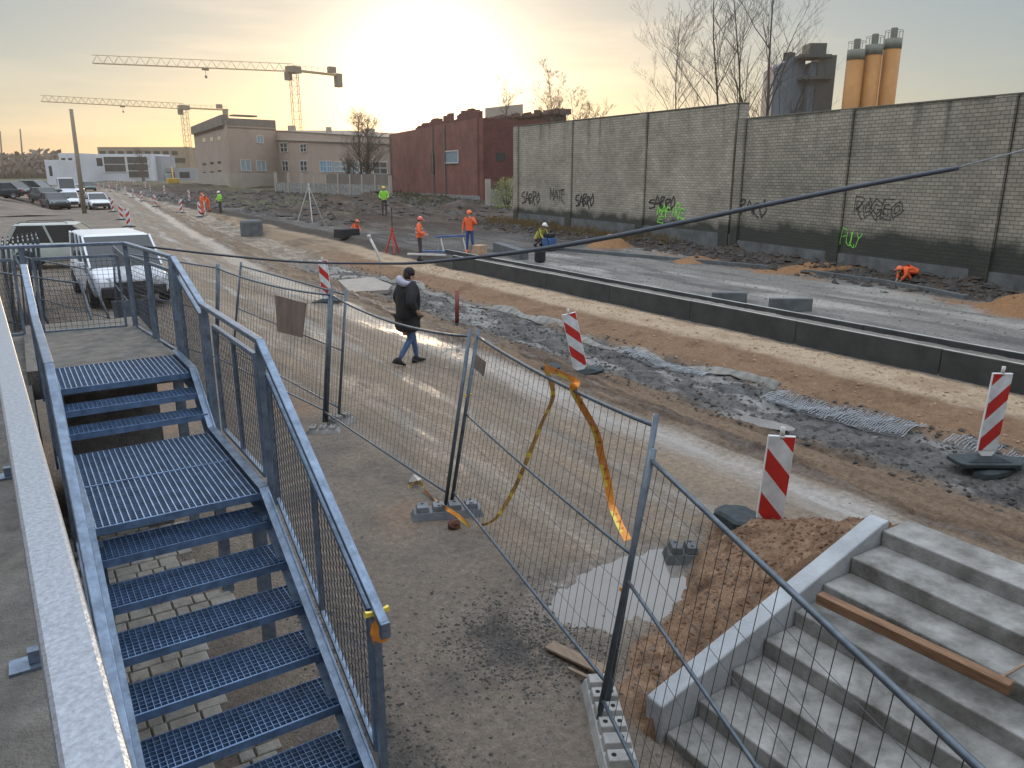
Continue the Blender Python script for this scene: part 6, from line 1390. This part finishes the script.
q=at(452,250,.36); t=thing('trestle','low blue and white trestle frame on the ground between the two orange workers','trestle',(q.x,q.y,.34)); O_=Vector((q.x,q.y,.34))
for s in (-.5,.5): m=MB(); m.tube([lp(O_,s,-.25,0),lp(O_,s,0,.55),lp(O_,s,.25,0)],.03,6); m.build('leg','white_dirty',t)
m=MB(); m.bar(lp(O_,-.7,0,.57),lp(O_,.7,0,.57),.10,.06); m.build('top_bar','blue',t)
for k,(px,py) in enumerate([(440,253),(428,256)]): 
    q=at(px,py,.35); m=MB(); m.bar((q.x-.6,q.y+.5,.42),(q.x+.5,q.y-.5,.40),.12,.06); tag(m.build('board','white_dirty' if k else 'blue'),['blue board lying at the foot of the trestle','pale board lying by the feet of the left orange worker'][k],'board')
# yellow excavator far off
q=at(173,184,.0); q=atD(173,186,170); t=thing('excavator','small yellow excavator in front of the grey hall left of the pink corner building','excavator',(q.x,q.y,0)); O_=Vector((q.x,q.y,0)); M['yellow_m']=mat('machine_yellow',(.55,.33,.04),.5,0,.15,2)
m=MB(); 
for s in (-1,1): 
    m=MB(); m.rbox(lp(O_,s*1.0,0,.4),.5,3.2,.75); m.build('track','rubber',t,bevel=.1)
m=MB(); m.rbox(lp(O_,0,-.4,1.4),2.2,2.4,1.0); m.build('body','yellow_m',t,bevel=.1)
m=MB(); m.rbox(lp(O_,-.6,.5,2.3),.9,1.2,1.3); m.build('cab','glass_sky',t,bevel=.05)
m=MB(); m.bar(lp(O_,.3,.8,1.5),lp(O_,.6,2.6,4.2),.3,.4); m.build('boom','yellow_m',t)
m=MB(); m.bar(lp(O_,.6,2.6,4.2),lp(O_,.8,4.6,2.2),.25,.3); m.build('stick','yellow_m',t)
m=MB(); m.rbox(lp(O_,.8,4.8,1.7),.8,.7,.8); m.build('bucket','conc_dark',t)
k_=0
for x,y,lab in [(99,189,'far striped beacon left of the grey bay windows'),(121,188,'far striped beacon under the first bay window'),(137,189,'far striped beacon under the second bay window'),(151,195,'striped beacon just left of the yellow excavator'),(205,214,'striped beacon nearest to the two distant orange workers'),(190,205,'lone striped beacon behind the right row'),(165,197,'small striped beacon in front of the excavator')]:
    p=at(x,y); beacon(lab,p.x,p.y,'AB'[k_%2],R(25*k_)); k_+=1
for x0,x1,y,lab in [(108,118,187,'red and white plank barrier across the far end of the road, left of the bays'),(124,134,186,'red and white plank barrier across the far end of the road, under the bays')]:
    a=at(x0,y);b=at(x1,y); t=thing('plank_barrier',lab,'barrier',(a.x,a.y,0),0,'plank barriers at the far end of the road')
    for k in range(2):
        n=8
        for i in range(n):
            p0=a.lerp(b,i/n);p1=a.lerp(b,(i+1)/n)
        m=MB()
        for i in range(n): p0=a.lerp(b,i/n);p1=a.lerp(b,(i+1)/n); m.cm=i%2; m.bar((p0.x,p0.y,.5+.5*k),(p1.x,p1.y,.5+.5*k),.05,.22)
        m.build('striped_plank',['red','white_dirty'],t)
    for p in (a,b): m=MB(); m.bar((p.x,p.y,0),(p.x,p.y,1.2),.1,.1); m.build('post','white_dirty',t)
# ================================================================== scattered stones, clods, rubble
def scatter(name,label,fn,n,smin,smax,matn,seed,cat='gravel',flat=.6):
    rg=random.Random(seed); m=MB(); pts=[]
    while len(pts)<n: 
        p=fn(rg)
        if p: pts.append(p)
    X=np.array([p[0] for p in pts]);Y=np.array([p[1] for p in pts]);Z=terrain(X,Y)
    for (x,y),z in zip([(p[0],p[1]) for p in pts],Z):
        s=smin+(smax-smin)*rg.random()**3; V=[]
        a=rg.uniform(0,6.28)
        for (i,j,k) in ((1,0,0),(0,1,0),(-1,0,0),(0,-1,0),(0,0,1),(0,0,-1)):
            px_,py_=i*rg.uniform(.6,1.2),j*rg.uniform(.6,1.2); V.append((x+s*(px_*math.cos(a)-py_*math.sin(a)+rg.uniform(-.25,.25)),y+s*(px_*math.sin(a)+py_*math.cos(a)+rg.uniform(-.25,.25)),z+s*flat*(k*rg.uniform(.6,1.1)+.15)))
        m.add(V,[(0,1,4),(1,2,4),(2,3,4),(3,0,4),(1,0,5),(2,1,5),(3,2,5),(0,3,5)])
    return tag(m.build(name,matn),label,cat,kind='stuff')
M['stones']=mat('grey_stones',(.16,.15,.135),.85,0,.5,7); M['clods']=mat('mud_clods',(.05,.043,.038),.8,0,.5,4); M['soil']=mat('soil_clods',(.16,.085,.048),.9,0,.45,5); M['darkstones']=mat('dark_gravel',(.06,.058,.055),.8,0,.6,30)
def inview(x,y): return True
def f_yard(rg):
    x=rg.uniform(-.1,3.6); y=rg.uniform(1.3,11); return (x,y) if float(vn(np.array([x*1.3]),np.array([y*1.1]),5)[0])>rg.uniform(.2,.9) else None
scatter('gravel','loose grey stones scattered over the yard dirt',f_yard,5200,.004,.020,'stones',1)
def f_dark(rg):
    if rg.random()<.6: x=rg.gauss(2.75,.33);y=rg.gauss(4.3,.38)
    else: x=rg.gauss(1.55,.16);y=rg.uniform(1.6,6)
    return (x,y)
scatter('dark_gravel','dark crushed gravel spread between the staircase foot and the puddle',f_dark,5200,.005,.019,'darkstones',2)
def f_road(rg):
    x=rg.uniform(3.4,8.4); y=rg.uniform(3.5,22); return (x,y) if float(vn(np.array([x*1.8]),np.array([y*.5]),9)[0])>rg.uniform(.35,1.0) else None
scatter('road_grit','small stones and grit on the wet dirt road',f_road,2000,.004,.018,'stones',3)
def f_mud(rg): 
    x=rg.uniform(8.2,10.5); y=2.5+26*rg.random()**1.3; return (x,y)
scatter('mud_clods','dark wet clods in the churned mud strip',f_mud,5200,.010,.055,'clods',4)
def f_mound(rg):
    x=rg.uniform(3.15,6.2); y=3.16+1.5*rg.random(); m_=min(1,max(0,(x-3.05)/2.3)); return (x,y) if (y-3.0)<(.55+1.2*m_)*rg.uniform(.7,1.1) else None
scatter('soil_clods','crumbly brown soil clods on the mound by the concrete stairs',f_mound,2200,.006,.028,'soil',5)
def f_sand(rg): return (rg.uniform(10.3,13.0),2.5+24*rg.random()**1.4)
M['sandclods']=mat('sand_clods',(.27,.185,.115),.9,0,.4,5)
scatter('sand_clods','small lumps of sand on the sand bank',f_sand,3600,.008,.045,'sandclods',6)
def f_bank(rg):
    y=rg.uniform(4,42); x=21.5+rg.gauss(.4,.7)+max(-1.6,min(1.2,(y-16)*.12)); return (x,y)
scatter('bank_rubble','dark earth lumps and rubble heaped along the foot of the grey wall',f_bank,4200,.03,.22,'clods',7)
def f_bed(rg): return (rg.uniform(14.1,21),3+32*rg.random())
scatter('bed_gravel','small stones over the grey gravel bed',f_bed,4200,.01,.05,'stones',8)
def f_far(rg): return (rg.uniform(15,40),rg.uniform(44,115))
scatter('far_rubble','rubble and earth lumps on the rough ground before the red building',f_far,2600,.08,.5,'clods',9)
# dry grass tufts by the wall foot and rough ground
M['drygrass']=mat('dry_grass',(.20,.14,.06),.9,0,.4,3); M['greengrass']=mat('thin_grass',(.06,.075,.025),.9,0,.4,3)
rg=random.Random(4)
for nm,lab,mt,rng in [('dry_grass','dry brown grass along the wall foot left of the sand heap','drygrass',[(rg.uniform(22.6,24.9),rg.uniform(24,41)) for _ in range(900)]),('grass','thin dark green grass along the foot of the fence and red building','greengrass',[(rg.uniform(28,46),rg.uniform(60,112)) for _ in range(1500)])]:
    X=np.array([a for a,b in rng]);Y=np.array([b for a,b in rng]);Z=terrain(X,Y); m=MB()
    for (x,y),z in zip(rng,Z):
        for k in range(5): a=rg.uniform(0,6.28); h=rg.uniform(.12,.4); dx,dy=.10*math.cos(a),.10*math.sin(a); m.add([(x+dx,y+dy,z-.02),(x+dx*1.3+.03,y+dy*1.3,z-.02),(x+dx*2.4,y+dy*2.4,z+h)],[(0,1,2)])
    tag(m.build(nm,mt),lab,'grass',kind='stuff')
# ================================================================== dusty evening air
hm=bpy.data.materials.new('dusty_air'); hm.use_nodes=True; t=hm.node_tree; t.nodes.clear(); o_=t.nodes.new('ShaderNodeOutputMaterial'); v=t.nodes.new('ShaderNodeVolumePrincipled')
v.inputs['Density'].default_value=.00032; v.inputs['Anisotropy'].default_value=.55; v.inputs['Color'].default_value=(.92,.84,.74,1); t.links.new(v.outputs[0],o_.inputs['Volume'])
m=MB(); m.box(-300,420,-60,560,-4,46); o=m.build('haze',hm); tag(o,'thin warm dusty haze over the far end of the site','haze',kind='stuff')
for p_ in o.data.polygons: pass
